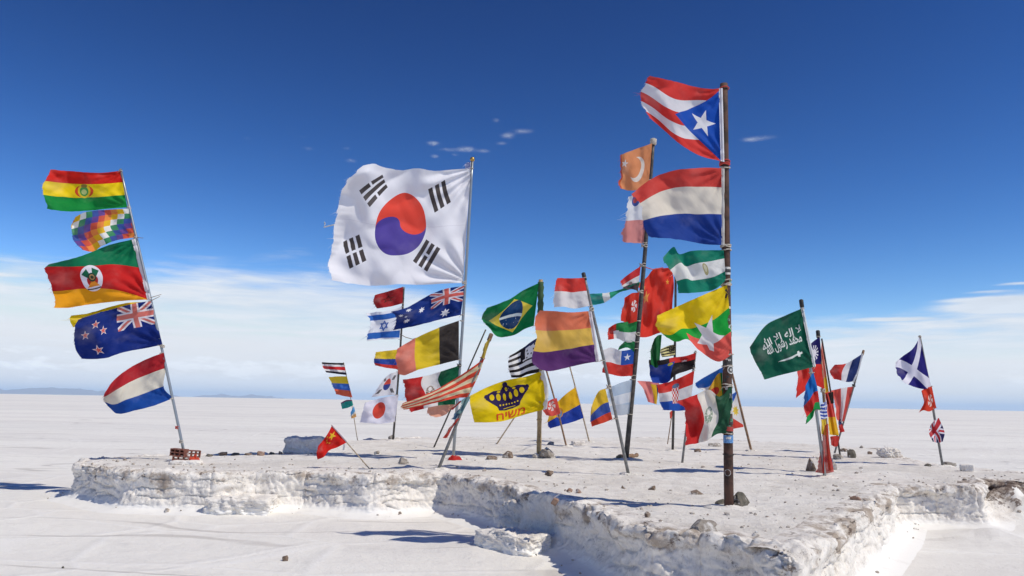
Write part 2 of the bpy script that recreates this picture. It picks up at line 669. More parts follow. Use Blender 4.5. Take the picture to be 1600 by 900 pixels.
def nearest_idx(px, py):
    q = at_z(px, py, ZP)
    return int(np.argmin((outl[:, 0]-q.x)**2+(outl[:, 1]-q.y)**2))


# lumps and joints between the salt blocks of the rim: recessed grooves across the wall
joints_px = [(200, 734), (330, 738), (400, 736), (478, 736), (584, 742), (690, 739), (760, 750), (815, 765), (861, 777), (949, 806), (1013, 826), (1093, 832), (1168, 846),
             (1240, 866), (1272, 852), (1296, 836), (1318, 820), (1340, 805), (1366, 787), (1402, 757), (1460, 758), (1530, 762)]
jidx = sorted(nearest_idx(*p) for p in joints_px)
depth = {861: 0.07, 584: 0.012, 690: 0.0, 400: 0.02, 200: 0.015, 330: 0.02, 478: 0.03, 760: 0.012, 815: 0.02}
groove = np.zeros(len(outl))
for p in joints_px:
    dj = arc-arc[nearest_idx(*p)]
    groove += depth.get(p[0], 0.03)*np.exp(-(dj/0.020)**2)
knots = [(0.60, -0.07), (0.44, -0.012), (0.30, 0.012), (0.20, 0.030), (0.12, 0.055), (0.07, 0.090), (0.042, 0.13), (0.022, 0.18), (0.008, 0.24), (0.0, 0.30), (0.002, 0.36), (0.010, 0.42),
         (0.020, 0.47), (0.027, 0.51), (0.026, 0.54), (0.016, 0.565), (-0.004, 0.583), (-0.035, 0.594), (-0.08, 0.599), (-0.15, 0.60), (-0.22, 0.60), (-0.30, 0.60), (-0.37, 0.60), (-0.42, 0.588), (-0.46, 0.565)]
kd = np.concatenate([[0], np.cumsum([math.hypot(knots[i+1][0]-knots[i][0], knots[i+1][1]-knots[i][1]) for i in range(len(knots)-1)])])
kt = np.concatenate([np.linspace(0, kd[4], 9, endpoint=False), np.linspace(kd[4], kd[18], 42, endpoint=False), np.linspace(kd[18], kd[-1], 16)])
profile = list(zip(np.interp(kt, kd, [k[0] for k in knots]), np.interp(kt, kd, [k[1] for k in knots])))
o_ = np.array([p[0] for p in profile])[None, :]
z_ = np.array([p[1] for p in profile])[None, :]
X = outl[:, 0:1]+nout[:, 0:1]*o_
Y = outl[:, 1:2]+nout[:, 1:2]*o_
wallness = sstep(z_, 0.02, 0.16)*sstep(o_, -0.20, -0.02)
rimw = sstep(o_, -0.30, -0.10)*sstep(z_, 0.30, 0.55)
base3 = np.stack([X, Y, np.broadcast_to(z_, X.shape)], -1)
lump = fbm(base3*np.array([1.5, 1.5, 2.6])+5.0, 3)
knob = fbm(base3*np.array([5.0, 5.0, 6.0])+fbm(base3*3.0, 2)[..., None]*0.6, 4, 0.55)
crust = fbm(base3*np.array([19.0, 19.0, 15.0]), 3, 0.65)
skewed = np.stack([base3[..., 0]+0.5*base3[..., 2], base3[..., 1], base3[..., 2]*0.55], -1)
ridg = 1-np.abs(perlin(skewed*np.array([15.0, 15.0, 9.0])+3.0))*2.4
ledge = np.abs(perlin(base3*np.array([2.2, 2.2, 7.0])+11.0))
def chips(q, f, levels=4):
    w = q*f+0.35*fbm(q*6.0, 2)[..., None]
    n = perlin(w)*levels*1.4
    return (np.floor(n)+sstep(n-np.floor(n), 0.75, 1.0))/levels


up = sstep(z_, 0.22, 0.46)
strat = z_*8.0+0.9*fbm(base3*np.array([1.4, 1.4, 0.6])+21.0, 3)
strat = np.abs(strat-np.floor(strat)-0.5)
layer = sstep(strat, 0.13, 0.0)*sstep(perlin(base3*np.array([2.0, 2.0, 4.0])+31.0), -0.15, 0.2)
dsp = wallness*(-0.038*layer+0.058*lump+0.022*knob+0.017*crust+0.012*ridg+0.075*chips(base3, np.array([2.6, 2.6, 3.6]))*(0.35+0.65*up)+0.020*chips(base3+7.0, np.array([7.0, 7.0, 8.0]))
                -0.05*sstep(ledge, 0.10, 0.0)*sstep(perlin(base3*1.3+2.0), 0.0, 0.35)) - groove[:, None]*sstep(z_, 0.03, 0.2)*sstep(o_, -0.35, -0.05)
X = X+nout[:, 0:1]*dsp
Y = Y+nout[:, 1:2]*dsp
topw = sstep(z_, 0.42, 0.58)
baseh = flat_h(X, Y)
rimlump = 0.050*fbm(base3*2.1+9.0, 3)+0.034*fbm(base3*8.0, 4, 0.6)+0.045*chips(base3+3.0, np.array([3.4, 3.4, 1.0]))
Z = z_ + wallness*0.016*ridg*(1-topw) + topw*(top_h(X, Y)-ZP) + rimw*(rimlump - 0.4*groove[:, None]) + (1-topw)*baseh*(1-sstep(z_, 0.0, 0.4)) + wallness*0.012*crust
strip = np.stack([X, Y, Z], -1)

platform = empty('salt_platform', (0.0, 14.0, 0.0))
tag(platform, 'low white salt block platform with crusty walls carrying the flag poles', 'platform')
brown0, brown1 = nearest_idx(1541, 756), nearest_idx(1800, 744)
bounds = [0]+jidx+[brown0, brown1]
bounds = sorted(set(bounds))
if bounds[-1] != len(outl):
    bounds.append(len(outl))
closed = np.concatenate([strip, strip[:1]], 0)
for i in range(len(bounds)-1):
    a, b = bounds[i], bounds[i+1]
    if b-a < 2:
        continue
    isb = a >= brown0-8 and b <= brown1+2
    me = grid_mesh('rim_block', closed[a:b+1])
    ob = link('rim_block', me, MAT['wall_brown'] if isb else MAT['wall'], platform, platform.location)

# top surface, a grid clipped to the outline
coarse = resample_closed(raw, 0.10)
gs = 0.045
xs = np.arange(raw[:, 0].min(), raw[:, 0].max(), gs)
ys = np.concatenate([np.arange(raw[:, 1].min(), 14.0, gs), np.arange(14.0, raw[:, 1].max(), gs*2.0)])
TX, TY = np.meshgrid(xs, ys)


def inside(px, py, poly):
    c = np.zeros(px.shape, bool)
    n = len(poly)
    for i in range(n):
        x0, y0 = poly[i]
        x1, y1 = poly[(i+1) % n]
        if y0 == y1:
            continue
        cond = ((y0 > py) != (y1 > py)) & (px < (x1-x0)*(py-y0)/(y1-y0)+x0)
        c ^= cond
    return c


ins = inside(TX, TY, raw)
dmin = np.full(TX.shape, 9.0)
for i in range(len(raw)):
    a, b = raw[i], raw[(i+1) % len(raw)]
    d = b-a
    t = np.clip(((TX-a[0])*d[0]+(TY-a[1])*d[1])/(d@d), 0, 1)
    dmin = np.minimum(dmin, np.hypot(TX-a[0]-t*d[0], TY-a[1]-t*d[1]))
ok = ins & (dmin > 0.26)
TZ = top_h(TX, TY) - 0.014*(1-sstep(dmin, 0.26, 0.44))
keep = ok[:-1, :-1] & ok[1:, :-1] & ok[:-1, 1:] & ok[1:, 1:]
link('top_surface', grid_mesh('top_surface', np.stack([TX, TY, TZ], -1), mask=keep), MAT['top'], platform, platform.location)


# ------------------------------------------------------------------ salt blocks, rocks, bricks
def ground_at(px, py, on='top'):
    """point of the platform top ('top') or the salt flat ('flat') seen at a photograph pixel"""
    z = ZP if on == 'top' else 0.0
    for _ in range(4):
        p = at_z(px, py, z)
        z = float((top_h if on == 'top' else flat_h)(np.array([p.x]), np.array([p.y]))[0])
    return Vector((p.x, p.y, z))


def block_mesh(name, size, seed, rough=0.03, power=5.0, n=34):
    """rounded box with a crusted, displaced surface"""
    bm = bmesh.new()
    bmesh.ops.create_cube(bm, size=2.0)
    bmesh.ops.subdivide_edges(bm, edges=bm.edges[:], cuts=n, use_grid_fill=True)
    V = np.array([v.co for v in bm.verts])
    r = (np.abs(V)**power).sum(1)**(1/power)
    V = V/r[:, None]*np.array(size)/2
    N = V/np.linalg.norm(V, axis=1)[:, None]
    s = 1.0/max(size)
    d = fbm(V*3.0*s+seed*3.7, 3)*1.4+fbm(V*11*s+seed, 4, 0.6)*0.8+fbm(V*26+seed, 3, 0.7)*0.5+(0.9*chips(V+seed, 6.0) if rough > 0.02 else 0)
    V = V+N*(rough*d)[:, None]
    for v, c in zip(bm.verts, V):
        v.co = c
    me = bpy.data.meshes.new(name)
    bm.to_mesh(me)
    bm.free()
    return me


def salt_block(px, py, on, size, rz, seed, label, rough=0.03, sink=0.05, power=5.0, zadd=0.0, tilt=0.0):
    p = ground_at(px, py, on)
    o = link('salt_block', block_mesh('salt_block', size, seed, rough, power), MAT['block'])
    o.location = (p.x, p.y+size[1]/2*0.8, p.z+size[2]/2-sink+zadd)
    o.rotation_euler = (tilt, 0, rz)
    tag(o, label, 'salt block')
    return o


salt_block(368, 803, 'flat', (0.92, 0.62, 0.25), 0.03, 1.0, 'lower crusted salt step slab against the left wall', 0.055, 0.03, power=9.0)
salt_block(384, 795, 'flat', (1.12, 0.60, 0.47), -0.02, 2.0, 'upper crusted salt step slab against the left wall', 0.06, 0.03, power=9.0)
salt_block(800, 860, 'flat', (0.84, 0.50, 0.24), -0.75, 3.0, 'low salt step slab lying in the shaded inner corner', 0.05, 0.06, power=8.0)
salt_block(826, 838, 'flat', (0.66, 0.50, 0.46), -0.62, 4.0, 'rounded salt step block beside the wall crack', 0.05, 0.03, power=5.0)
salt_block(473, 709, 'top', (0.80, 0.55, 0.36), 0.02, 5.0, 'square white salt bench block at the rear left edge', 0.045, 0.04, power=7.0)
salt_block(1394, 715, 'top', (0.44, 0.35, 0.24), 0.2, 6.0, 'white salt lump at the rear right edge', 0.04, 0.03, power=3.0)
salt_block(1514, 737, 'top', (0.22, 0.16, 0.14), -0.5, 7.0, 'pale salt brick on the rim right of the saltire pole', 0.012, 0.02, power=8.0)
salt_block(904, 696, 'top', (0.33, 0.25, 0.13), 0.1, 8.0, 'grey salt brick on the far edge behind purple flag', 0.015, 0.02, power=8.0)


def rock(px, py, wpx, hpx, mat, label, on='top', seed=None, group=None, flatten=1.0):
    p = ground_at(px, py, on)
    s = wpx*p.y/FPX
    h = hpx*p.y/FPX
    seed = seed if seed is not None else (px*0.37+py*0.11) % 50
    bm = bmesh.new()
    bmesh.ops.create_icosphere(bm, subdivisions=4 if wpx > 15 else 3, radius=1.0)
    V = np.array([v.co for v in bm.verts])
    d = 1+0.55*fbm(V*1.1+seed, 3)+0.18*fbm(V*4.0+seed, 3)
    V = V*d[:, None]
    # chip flat facets
    rs = random.Random(int(seed*100))
    for _ in range(13):
        nrm = np.array([rs.gauss(0, 1), rs.gauss(0, 1), rs.gauss(0, 0.8)])
        nrm /= np.linalg.norm(nrm)
        lim = rs.uniform(0.50, 0.82)
        ex = np.maximum(V@nrm-lim, 0)
        V = V-ex[:, None]*nrm*0.97
    V *= np.array([s/2, s/2*0.85, h*0.72])
    for v, c in zip(bm.verts, V):
        v.co = c
    me = bpy.data.meshes.new('rock')
    bm.to_mesh(me)
    bm.free()
    o = link('rock', me, MAT[mat])
    o.location = (p.x, p.y+s*0.3, p.z+h*0.26)
    o.rotation_euler = (0, 0, seed)
    tag(o, label, 'rock', group)
    return o


rock(629, 725, 19, 13, 'rock_grey', 'small grey pyramid-shaped rock left of the leaning grey pole foot')
rock(589, 710, 11, 6, 'rock_grey', 'tiny grey stone between the small red flag and the grey pyramid rock')
rock(611, 688, 14, 9, 'rock_grey', 'grey stone at the foot of the dark pole with the blue star flag')
rock(769, 718, 21, 8, 'rock_brown', 'flat brown stone below the yellow crown flag, left of two')
rock(794, 716, 22, 10, 'rock_brown', 'flat brown stone below the yellow crown flag, right of two')
rock(858, 716, 30, 15, 'rock_grey', 'broad grey boulder at the foot of the bamboo pole')
rock(838, 716, 12, 8, 'rock_pale', 'pale salt-crusted stone left of the bamboo pole foot')
rock(857, 744, 20, 8, 'rock_brown', 'small brown stone alone in front of the bamboo pole')
rock(890, 769, 13, 6, 'rock_red', 'reddish stone by the wall crack, left of two')
rock(904, 771, 12, 7, 'rock_red', 'reddish stone by the wall crack, right of two')
rock(868, 787, 16, 9, 'rock_red', 'reddish stone sitting on the wall rim at the crack')
rock(975, 764, 10, 5, 'rock_brown', 'tiny brown stone below the foot of the long leaning metal pole')
rock(1020, 766, 13, 7, 'rock_brown', 'small brown stone midway between leaning metal pole and rusty pole')
rock(1089, 773, 24, 8, 'rock_brown', 'flat brown stone left of the rusty pole')
rock(1013, 809, 13, 9, 'rock_brown', 'small dark stone near the front rim of the platform')
rock(1101, 830, 52, 18, 'rock_grey', 'large flat slab stone sunk in the front rim')
rock(1160, 794, 34, 27, 'rock_dark', 'dark greenish boulder against the right of the rusty pole foot')
rock(1126, 790, 19, 11, 'rock_dark', 'small dark stone against the left of the rusty pole foot')
rock(968, 718, 12, 10, 'rock_dark', 'dark stone wedged left of the tall dark pole foot')
rock(860, 695, 15, 5, 'rock_grey', 'low grey stone on the far edge behind the bamboo pole')
rock(1092, 707, 14, 6, 'rock_brown', 'small brown stone in front of the long far slab')
rock(1118, 698, 26, 7, 'rock_grey', 'long low grey slab on the far edge left of the rusty pole')
rock(1270, 736, 20, 25, 'rock_brown', 'big brown boulder left of the red hanging cloth')
rock(1304, 737, 14, 14, 'rock_pale', 'pale upright stone right of the red hanging cloth')
rock(1296, 722, 14, 11, 'rock_pale', 'pale stone behind the red hanging cloth')
rock(1313, 717, 23, 9, 'rock_grey', 'long grey stone right of the clustered poles')
rock(1332, 716, 17, 16, 'rock_dark', 'dark upright stone right of the clustered poles')
rock(1320, 705, 15, 8, 'rock_brown', 'low brown stone behind the dark upright stone')
rock(1347, 700, 8, 4, 'rock_grey', 'tiny grey stone on the far edge right of the three-colour blue flag')
rock(1361, 710, 9, 5, 'rock_brown', 'tiny brown stone beside the white salt lump')
rock(1338, 781, 20, 7, 'rock_red', 'flat reddish stone near the right rim')
rock(1488, 729, 22, 8, 'rock_grey', 'grey stone right of the saltire pole foot')
rock(1452, 729, 14, 4, 'rock_dark', 'thin dark stone left of the saltire pole foot')
rock(406, 712, 13, 10, 'rock_red', 'reddish upright stone left of the salt bench block')
for i, (x, y, w, h) in enumerate(((325, 713, 14, 4), (345, 712, 20, 6), (366, 712, 16, 4), (386, 711, 14, 4), (424, 710, 12, 4), (437, 710, 10, 5))):
    rock(x, y, w, h, 'rock_brown' if i % 2 else 'rock_dark', '%s low stone from the left in the row along the rear left edge' % ('first', 'second', 'third', 'fourth', 'fifth', 'sixth')[i], group='stones along the rear left edge')
rock(444, 877, 15, 8, 'rock_brown', 'small brown stone alone on the open salt in front', 'flat')
rock(97, 888, 5, 3, 'rock_dark', 'tiny dark pebble at the lower left of the open salt', 'flat')
rock(472, 800, 7, 6, 'rock_red', 'small reddish stone at the wall foot right of the salt steps', 'flat')
rock(186, 790, 7, 4, 'rock_red', 'tiny reddish stone before the left end of the wall', 'flat')
rock(1570, 792, 8, 4, 'rock_dark', 'tiny dark stone on the drift at the right', 'flat')
rock(838, 868, 4, 3, 'rock_dark', 'tiny dark pebble in the shade below the corner step', 'flat')

# hollow bricks stacked round the left pole
def hollow_brick(px, py, rz, zadd, label, L=0.26, W=0.15, H=0.12):
    p = ground_at(px, py)
    V, F = [], []
    def box(x0, x1, y0, y1, z0, z1):
        k = len(V)
        V.extend([(x0, y0, z0), (x1, y0, z0), (x1, y1, z0), (x0, y1, z0), (x0, y0, z1), (x1, y0, z1), (x1, y1, z1), (x0, y1, z1)])
        for f in ((0, 3, 2, 1), (4, 5, 6, 7), (0, 1, 5, 4), (1, 2, 6, 5), (2, 3, 7, 6), (3, 0, 4, 7)):
            F.append(tuple(k+i for i in f))
    t = 0.017
    box(-L/2, L/2, -W/2, W/2, 0, t)
    box(-L/2, L/2, -W/2, W/2, H-t, H)
    box(-L/2, L/2, -W/2+.001, W/2-.001, H/2-t/2, H/2+t/2)
    for x in (-L/2+t/2, -L/6, L/6, L/2-t/2):
        box(x-t/2, x+t/2, -W/2+.002, W/2-.002, t, H/2-t/2)
        box(x-t/2, x+t/2, -W/2+.002, W/2-.002, H/2+t/2, H-t)
    o = link('hollow_brick', pydata('hollow_brick', V, F), MAT['brick'], smooth_=False)
    o.location = (p.x, p.y+W/2, p.z+zadd-0.02)
    o.rotation_euler = (0, 0.06, rz)
    tag(o, label, 'brick', 'hollow bricks at the left pole')


hollow_brick(279, 722, 0.25, 0.0, 'lower red hollow brick at the foot of the left pole')
hollow_brick(276, 722, -0.12, 0.115, 'upper left red hollow brick at the foot of the left pole')
hollow_brick(299, 718, 0.5, 0.06, 'red hollow brick behind the orange cloth at the left pole', 0.22)
salt_block(287, 727, 'top', (0.5, 0.22, 0.12), 0.05, 9.0, 'grey rubble slab under the red bricks', 0.02, 0.05, power=6.0)

# loose salt crumbs broken from the rim and lying on the platform: too many and too small to count
def crumbs():
    rs = np.random.RandomState(5)
    bm = bmesh.new()
    bmesh.ops.create_icosphere(bm, subdivisions=1, radius=1.0)
    base = np.array([v.co for v in bm.verts])
    faces = [tuple(v.index for v in f.verts) for f in bm.faces]
    bm.free()
    V, F = [], []
    near = np.where(outl[:, 1] < 14.5)[0]
    for k in range(620):
        if k % 3:
            i = rs.choice(near)
            d = -abs(rs.normal())*0.9-0.05 if (k % 3 == 1 or rs.rand() < 0.75) else 0.12+abs(rs.normal())*0.14
            x, y = outl[i]+nout[i]*d
        else:
            x, y = rs.uniform(-7, 7), rs.uniform(8, 20)
            d = -1.0 if inside(np.array([x]), np.array([y]), raw)[0] else 1.0
            if d > 0:
                continue
        on_top = inside(np.array([x]), np.array([y]), raw)[0]
        if not on_top and d < 0:
            continue
        z = float((top_h if on_top else flat_h)(np.array([x]), np.array([y]))[0])
        if not on_top:
            z += max(0.0, 0.05-0.2*(d-0.14))
        s = rs.uniform(0.006, 0.022)*(2.0 if rs.rand() < 0.10 else 1.0)
        q = base*(1+0.5*rs.normal(size=(len(base), 1))*0.4)*np.array([s, s, s*0.7])+np.array([x, y, z+s*0.25])
        o = len(V)
        V.extend(q)
        F.extend(tuple(o+j for j in f) for f in faces)
    ob = link('salt_crumbs', pydata('salt_crumbs', V, F), MAT['crumb'], smooth_=False)
    tag(ob, 'loose salt crumbs and grit strewn along the platform rim', 'grit', kind='stuff')


MAT['crumb'] = mat_rock('salt_crumb', '#c4b9ac', '#a08f80', 0.14)
crumbs()

# ------------------------------------------------------------------ flag prints (drawn with math nodes in the cloth's own UV space)
class Canvas:
    def __init__(s, base):
        s.c = mixc(0.0, base, base)
    def __call__(s, mask, col):
        s.c = mixc(mask, s.c, col)


def band(x, a, b): return (x > a) & (x < b)
def rect(x, y, x0, x1, y0, y1): return band(x, x0, x1) & band(y, y0, y1)
def sq(a): return M('MULTIPLY', a, a)
def disc(x, y, cx, cy, r, ry=None): return (sq((x-cx)/r)+sq((y-cy)/(ry or r))) < 1.0


def rrect(x, y, cx, cy, hw, hh, deg):
    c, s = math.cos(math.radians(deg)), math.sin(math.radians(deg))
    a = (x-cx)*c+(y-cy)*s
    b = (y-cy)*c-(x-cx)*s
    return (absE(a) < hw) & (absE(b) < hh)


def star(x, y, cx, cy, R, n=5, inner=0.382, rot=0.0, sx=1.0):
    a, b = (x-cx)/sx, y-cy
    th = M('ARCTAN2', a, -b)+rot
    m = M('PINGPONG', th, math.pi/n)
    r = M('SQRT', sq(a)+sq(b))
    qx, qy = r*M('COSINE', m), r*M('SINE', m)
    ix, iy = R*inner*math.cos(math.pi/n), R*inner*math.sin(math.pi/n)
    return ((qx-R)*iy - qy*(ix-R)) < 0.0


def halfplane(x, y, x0, y0, x1, y1):
    """1 on the left of the directed line (y down)"""
    return ((x-x0)*(y1-y0)-(y-y0)*(x1-x0)) > 0.0


def tri(x, y, a, b, c):
    if (b[0]-a[0])*(c[1]-a[1])-(b[1]-a[1])*(c[0]-a[0]) > 0:
        b, c = c, b
    return halfplane(x, y, *a, *b) & halfplane(x, y, *b, *c) & halfplane(x, y, *c, *a)


def hstripes(*cols, bounds=None):
    n = len(cols)
    bounds = bounds or [i/n for i in range(1, n)]
    def f(u, v):
        L = Canvas(cols[0])
        for b, c in zip(bounds, cols[1:]):
            L(v > b, c)
        return L
    return f


def vstripes(*cols, bounds=None):
    n = len(cols)
    bounds = bounds or [i/n for i in range(1, n)]
    def f(u, v):
        L = Canvas(cols[0])
        for b, c in zip(bounds, cols[1:]):
            L(u > b, c)
        return L
    return f


def union_jack(L, x, y, on, white, red, blue=None):
    """x,y in -1..1"""
    d1 = absE(x-y); d2 = absE(x+y)
    if blue:
        L(on, blue)
    L(on & (M('MINIMUM', d1, d2) < 0.27), white)
    L(on & (M('MINIMUM', d1, d2) < 0.11), red)
    L(on & ((absE(x) < 0.22) | (absE(y) < 0.34)), white)
    L(on & ((absE(x) < 0.13) | (absE(y) < 0.20)), red)


def d_bolivia(u, v):
    L = Canvas('#d5251d')
    L(v > 0.31, '#f4d416'); L(v > 0.66, '#138a3c')
    L(disc(u, v, 0.49, 0.50, 0.115, 0.165), '#d9502a')
    L(disc(u, v, 0.49, 0.49, 0.080, 0.185), '#e6c62e')
    L(disc(u, v, 0.49, 0.50, 0.055, 0.130), '#4f9a4a')
    L(disc(u, v, 0.49, 0.52, 0.035, 0.07), '#b9c77a')
    L(disc(u, v, 0.49, 0.36, 0.04, 0.05), '#8a7a3a')
    return L


def d_wiphala(u, v):
    cols = ['#f0efe9', '#f1c02c', '#ee8f45', '#d65a46', '#6a4a93', '#3f56a0', '#3f8f62']
    k = M('FLOOR', (u+0.02*M('SINE', v*9.0))*9.0)-M('FLOOR', v*6.0)
    k = M('MODULO', k+14.0, 7.0)
    L = Canvas(cols[0])
    for i in range(1, 7):
        L(band(k, i-0.5, i+0.5), cols[i])
    return L


def d_riogrande(u, v):
    L = Canvas('#0d7a50')
    L(v > (0.47-0.40*u), '#cf2222')
    L(v > (1.00-0.36*u-0.10*M('SINE', u*3.14)), '#f3a51c')
    L(disc(u, v, 0.545, 0.50, 0.118, 0.262), '#efeaf0')
    L(tri(u, v, (0.45, 0.40), (0.515, 0.30), (0.56, 0.62)), '#1d6a4a')
    L(tri(u, v, (0.64, 0.40), (0.575, 0.30), (0.53, 0.62)), '#1d6a4a')
    L(disc(u, v, 0.545, 0.56, 0.062, 0.115), '#c2352c')
    L(tri(u, v, (0.475, 0.675), (0.615, 0.675), (0.545, 0.54)), '#e8912c')
    L(disc(u, v, 0.545, 0.49, 0.044, 0.092), '#2c4a3c')
    L(disc(u, v, 0.545, 0.49, 0.030, 0.062), '#b98f5c')
    L(disc(u, v, 0.545, 0.49, 0.017, 0.036), '#3f4f3c')
    L(band(v+3.0*sq(u-0.545), 0.705, 0.728) & band(u, 0.47, 0.62), '#4d4a4a')
    return L


def d_newzealand(u, v):
    L = Canvas('#142d7c')
    on = rect(u, v, 0.0, 0.46, 0.0, 0.52)
    union_jack(L, (u-0.23)/0.23, (v-0.26)/0.26, on, '#ece6ea', '#d97a70')
    for (x, y, r) in ((0.73, 0.26, 0.075), (0.63, 0.42, 0.07), (0.86, 0.44, 0.075), (0.745, 0.80, 0.095)):
        L(star(u, v, x, y, r*1.35, sx=0.55), '#f3e6e4')
        L(star(u, v, x, y, r, sx=0.55), '#d8655e')
    return L


def d_korea(u, v):
    asp = 1.36
    L = Canvas('#eeedf1')
    L(band(v, 0.492, 0.496), '#dcdae0')
    x, y = (1.0-u)*asp, v          # x runs left to right in the picture
    cx, cy, R = (1-0.505)*asp, 0.50, 0.262
    big = disc(x, y, cx, cy, R)
    L(big, '#54459a')
    a = math.radians(-4)
    ca, sa = math.cos(a), math.sin(a)
    p = (x-cx)*ca+(y-cy)*sa
    q = (y-cy)*ca-(x-cx)*sa
    red = ((q < 0.0) | disc(p, q, R/2, 0.0, R/2, R*0.30)) & notE(disc(p, q, -R/2, 0.0, R/2, R*0.30))
    L(big & red, '#ea4c3c')
    dark = '#4b4444'
    def tri_(cu, cv, deg, bars):
        X, Y = (1-cu)*asp, cv
        d = math.radians(deg)
        for k, solid in zip((-1, 0, 1), bars):
            ox, oy = X+k*0.068*-math.sin(d), Y+k*0.068*math.cos(d)
            m = rrect(x, y, ox, oy, 0.115, 0.021, deg)
            if not solid:
                m = m & notE(rrect(x, y, ox, oy, 0.011, 0.03, deg))
            L(m, dark)
    tri_(0.235, 0.235, 62, (1, 1, 1))
    tri_(0.765, 0.215, -54, (0, 1, 0))
    tri_(0.825, 0.735, 62, (0, 0, 0))
    tri_(0.285, 0.745, -60, (1, 0, 1))
    return L


def d_smallkorea(u, v):
    L = Canvas('#ebe9ec')
    m = disc(u, v, 0.52, 0.5, 0.19, 0.27)
    L(m, '#3c4a90')
    L(m & (v < 0.5), '#e0584a')
    for (a, b, g) in ((0.2, 0.24, 60), (0.82, 0.2, -60), (0.84, 0.78, 60), (0.2, 0.8, -60)):
        for k in (-1, 0, 1):
            L(rrect(u, v, a+k*0.05, b, 0.018, 0.11, g-90 if g > 0 else g+90), '#3c3838')
    return L


def d_israel(u, v):
    L = Canvas('#e9ebf2')
    L(band(v, 0.10, 0.29), '#2b64b8'); L(band(v, 0.73, 0.95), '#2f67ba')
    for s in (1, -1):
        y = (v-0.52)*s
        o = tri(u, y, (0.53-0.135, 0.10), (0.53+0.135, 0.10), (0.53, -0.20))
        i = tri(u, y, (0.53-0.085, 0.072), (0.53+0.085, 0.072), (0.53, -0.125))
        L(o & notE(i), '#2b5cae')
    return L


def d_japan(u, v):
    L = Canvas('#e7e4f0')
    L(disc(u, v, 0.53, 0.48, 0.19, 0.32), '#d84a3c')
    return L


def d_china(u, v):
    L = Canvas('#d5231c')
    L(star(u, v, 0.25, 0.32, 0.20), '#f3c733')
    for (a, b) in ((0.45, 0.14), (0.52, 0.28), (0.52, 0.44), (0.45, 0.56)):
        L(star(u, v, a, b, 0.055, rot=0.4), '#f1c338')
    return L


def d_bigchina(u, v):
    L = Canvas('#dd3a2b')
    L(star(u, v, 0.78, 0.33, 0.12), '#ec9b3c')
    L(star(u, v, 0.16, 0.22, 0.05), '#eda23c')
    L(star(u, v, 0.86, 0.14, 0.05), '#eda23c')
    return L


def d_australia(u, v):
    L = Canvas('#11307c')
    on = rect(u, v, 0.0, 0.47, 0.0, 0.52)
    union_jack(L, (u-0.235)/0.235, (v-0.26)/0.26, on, '#e9e6ec', '#e06a60')
    for (x, y, r) in ((0.24, 0.80, 0.15), (0.62, 0.40, 0.11), (0.84, 0.66, 0.11), (0.80, 0.16, 0.09), (0.93, 0.32, 0.08), (0.86, 0.44, 0.05)):
        L(star(u, v, x, y, r, n=7, inner=0.5, sx=0.5), '#f0eff2')
    return L


def d_mexico(red, white, green, eagle):
    def f(u, v):
        w = 0.04*M('SINE', v*8.0)
        L = Canvas(green)
        L(u > 0.34+w, white); L(u > 0.66+w, red)
        a = noise(combine(u*30.0, v*22.0, 0.0), 1.0, 2.0)
        L(disc(u, v, 0.53, 0.50, 0.085, 0.16) & (a > 0.44) & notE(disc(u, v, 0.53, 0.44, 0.035, 0.06)), eagle)
        return L
    return f


def d_usfaded(u, v):
    k = M('PINGPONG', v*6.4+0.9, 1.0)
    L = Canvas('#ecdcb4')
    L(k > 0.5, '#e2503a')
    return L


def d_brazil(u, v):
    L = Canvas('#0b7a41')
    L((absE(u-0.47)/0.40+absE(v-0.50)/0.42) < 1.0, '#ecd34a')
    dd = disc(u, v, 0.46, 0.49, 0.215, 0.335)
    L(dd, '#163f6c')
    r = M('SQRT', sq((u-0.60)/1.0)+sq((v-1.25)/1.35))
    L(dd & band(r, 0.555, 0.605), '#dfe8e2')
    a = voronoi(combine(u*22.0, v*16.0, 0.0), 1.0)
    L(dd & (v > 0.52) & (a < 0.17), '#c9d6dc')
    return L


def d_brittany(u, v):
    L = Canvas('#ecebea')
    L(M('PINGPONG', v*9.0+0.5, 1.0) > 0.52, '#221f22')
    on = rect(u, v, 0.0, 0.55, 0.0, 0.50)
    L(on, '#eceaea')
    a = voronoi(combine(u*12.0, v*9.0, 0.0), 1.0)
    L(on & (a < 0.30), '#26232a')
    L(band(u, 0.46, 0.62) & (v < 0.45), '#25222a')
    L((v < 0.10) & (u < 0.5), '#1f2a55')
    return L


def d_bosnia(u, v):
    L = Canvas('#efb921')
    L(v > (0.56+0.10*u), '#1f3f9f')
    L(disc(u, v, 0.62, 0.52, 0.12, 0.19), '#cf8f3a')
    L(disc(u, v, 0.62, 0.56, 0.08, 0.13), '#6f86a6')
    L(disc(u, v, 0.62, 0.50, 0.05, 0.06), '#d9a843')
    return L


def d_hongkong(red, wh, cx=0.5, cy=0.5, r=0.16):
    def f(u, v):
        L = Canvas(red)
        x, y = (u-cx)*1.2, v-cy
        th = M('ARCTAN2', x, -y)
        rr = M('SQRT', sq(x)+sq(y))
        pet = M('PINGPONG', th+rr*2.0, math.pi/5)
        L((rr < r) & (rr > r*0.18) & (pet < 0.40), wh)
        return L
    return f


def d_turkey(u, v):
    L = Canvas('#dd8f60')
    L(disc(u, v, 0.47, 0.50, 0.24, 0.30) & notE(disc(u, v, 0.56, 0.44, 0.21, 0.25)), '#e9dccd')
    L(star(u, v, 0.86, 0.28, 0.12, rot=0.3), '#efe6dc')
    L(u > 0.95, '#c2512f')
    return L


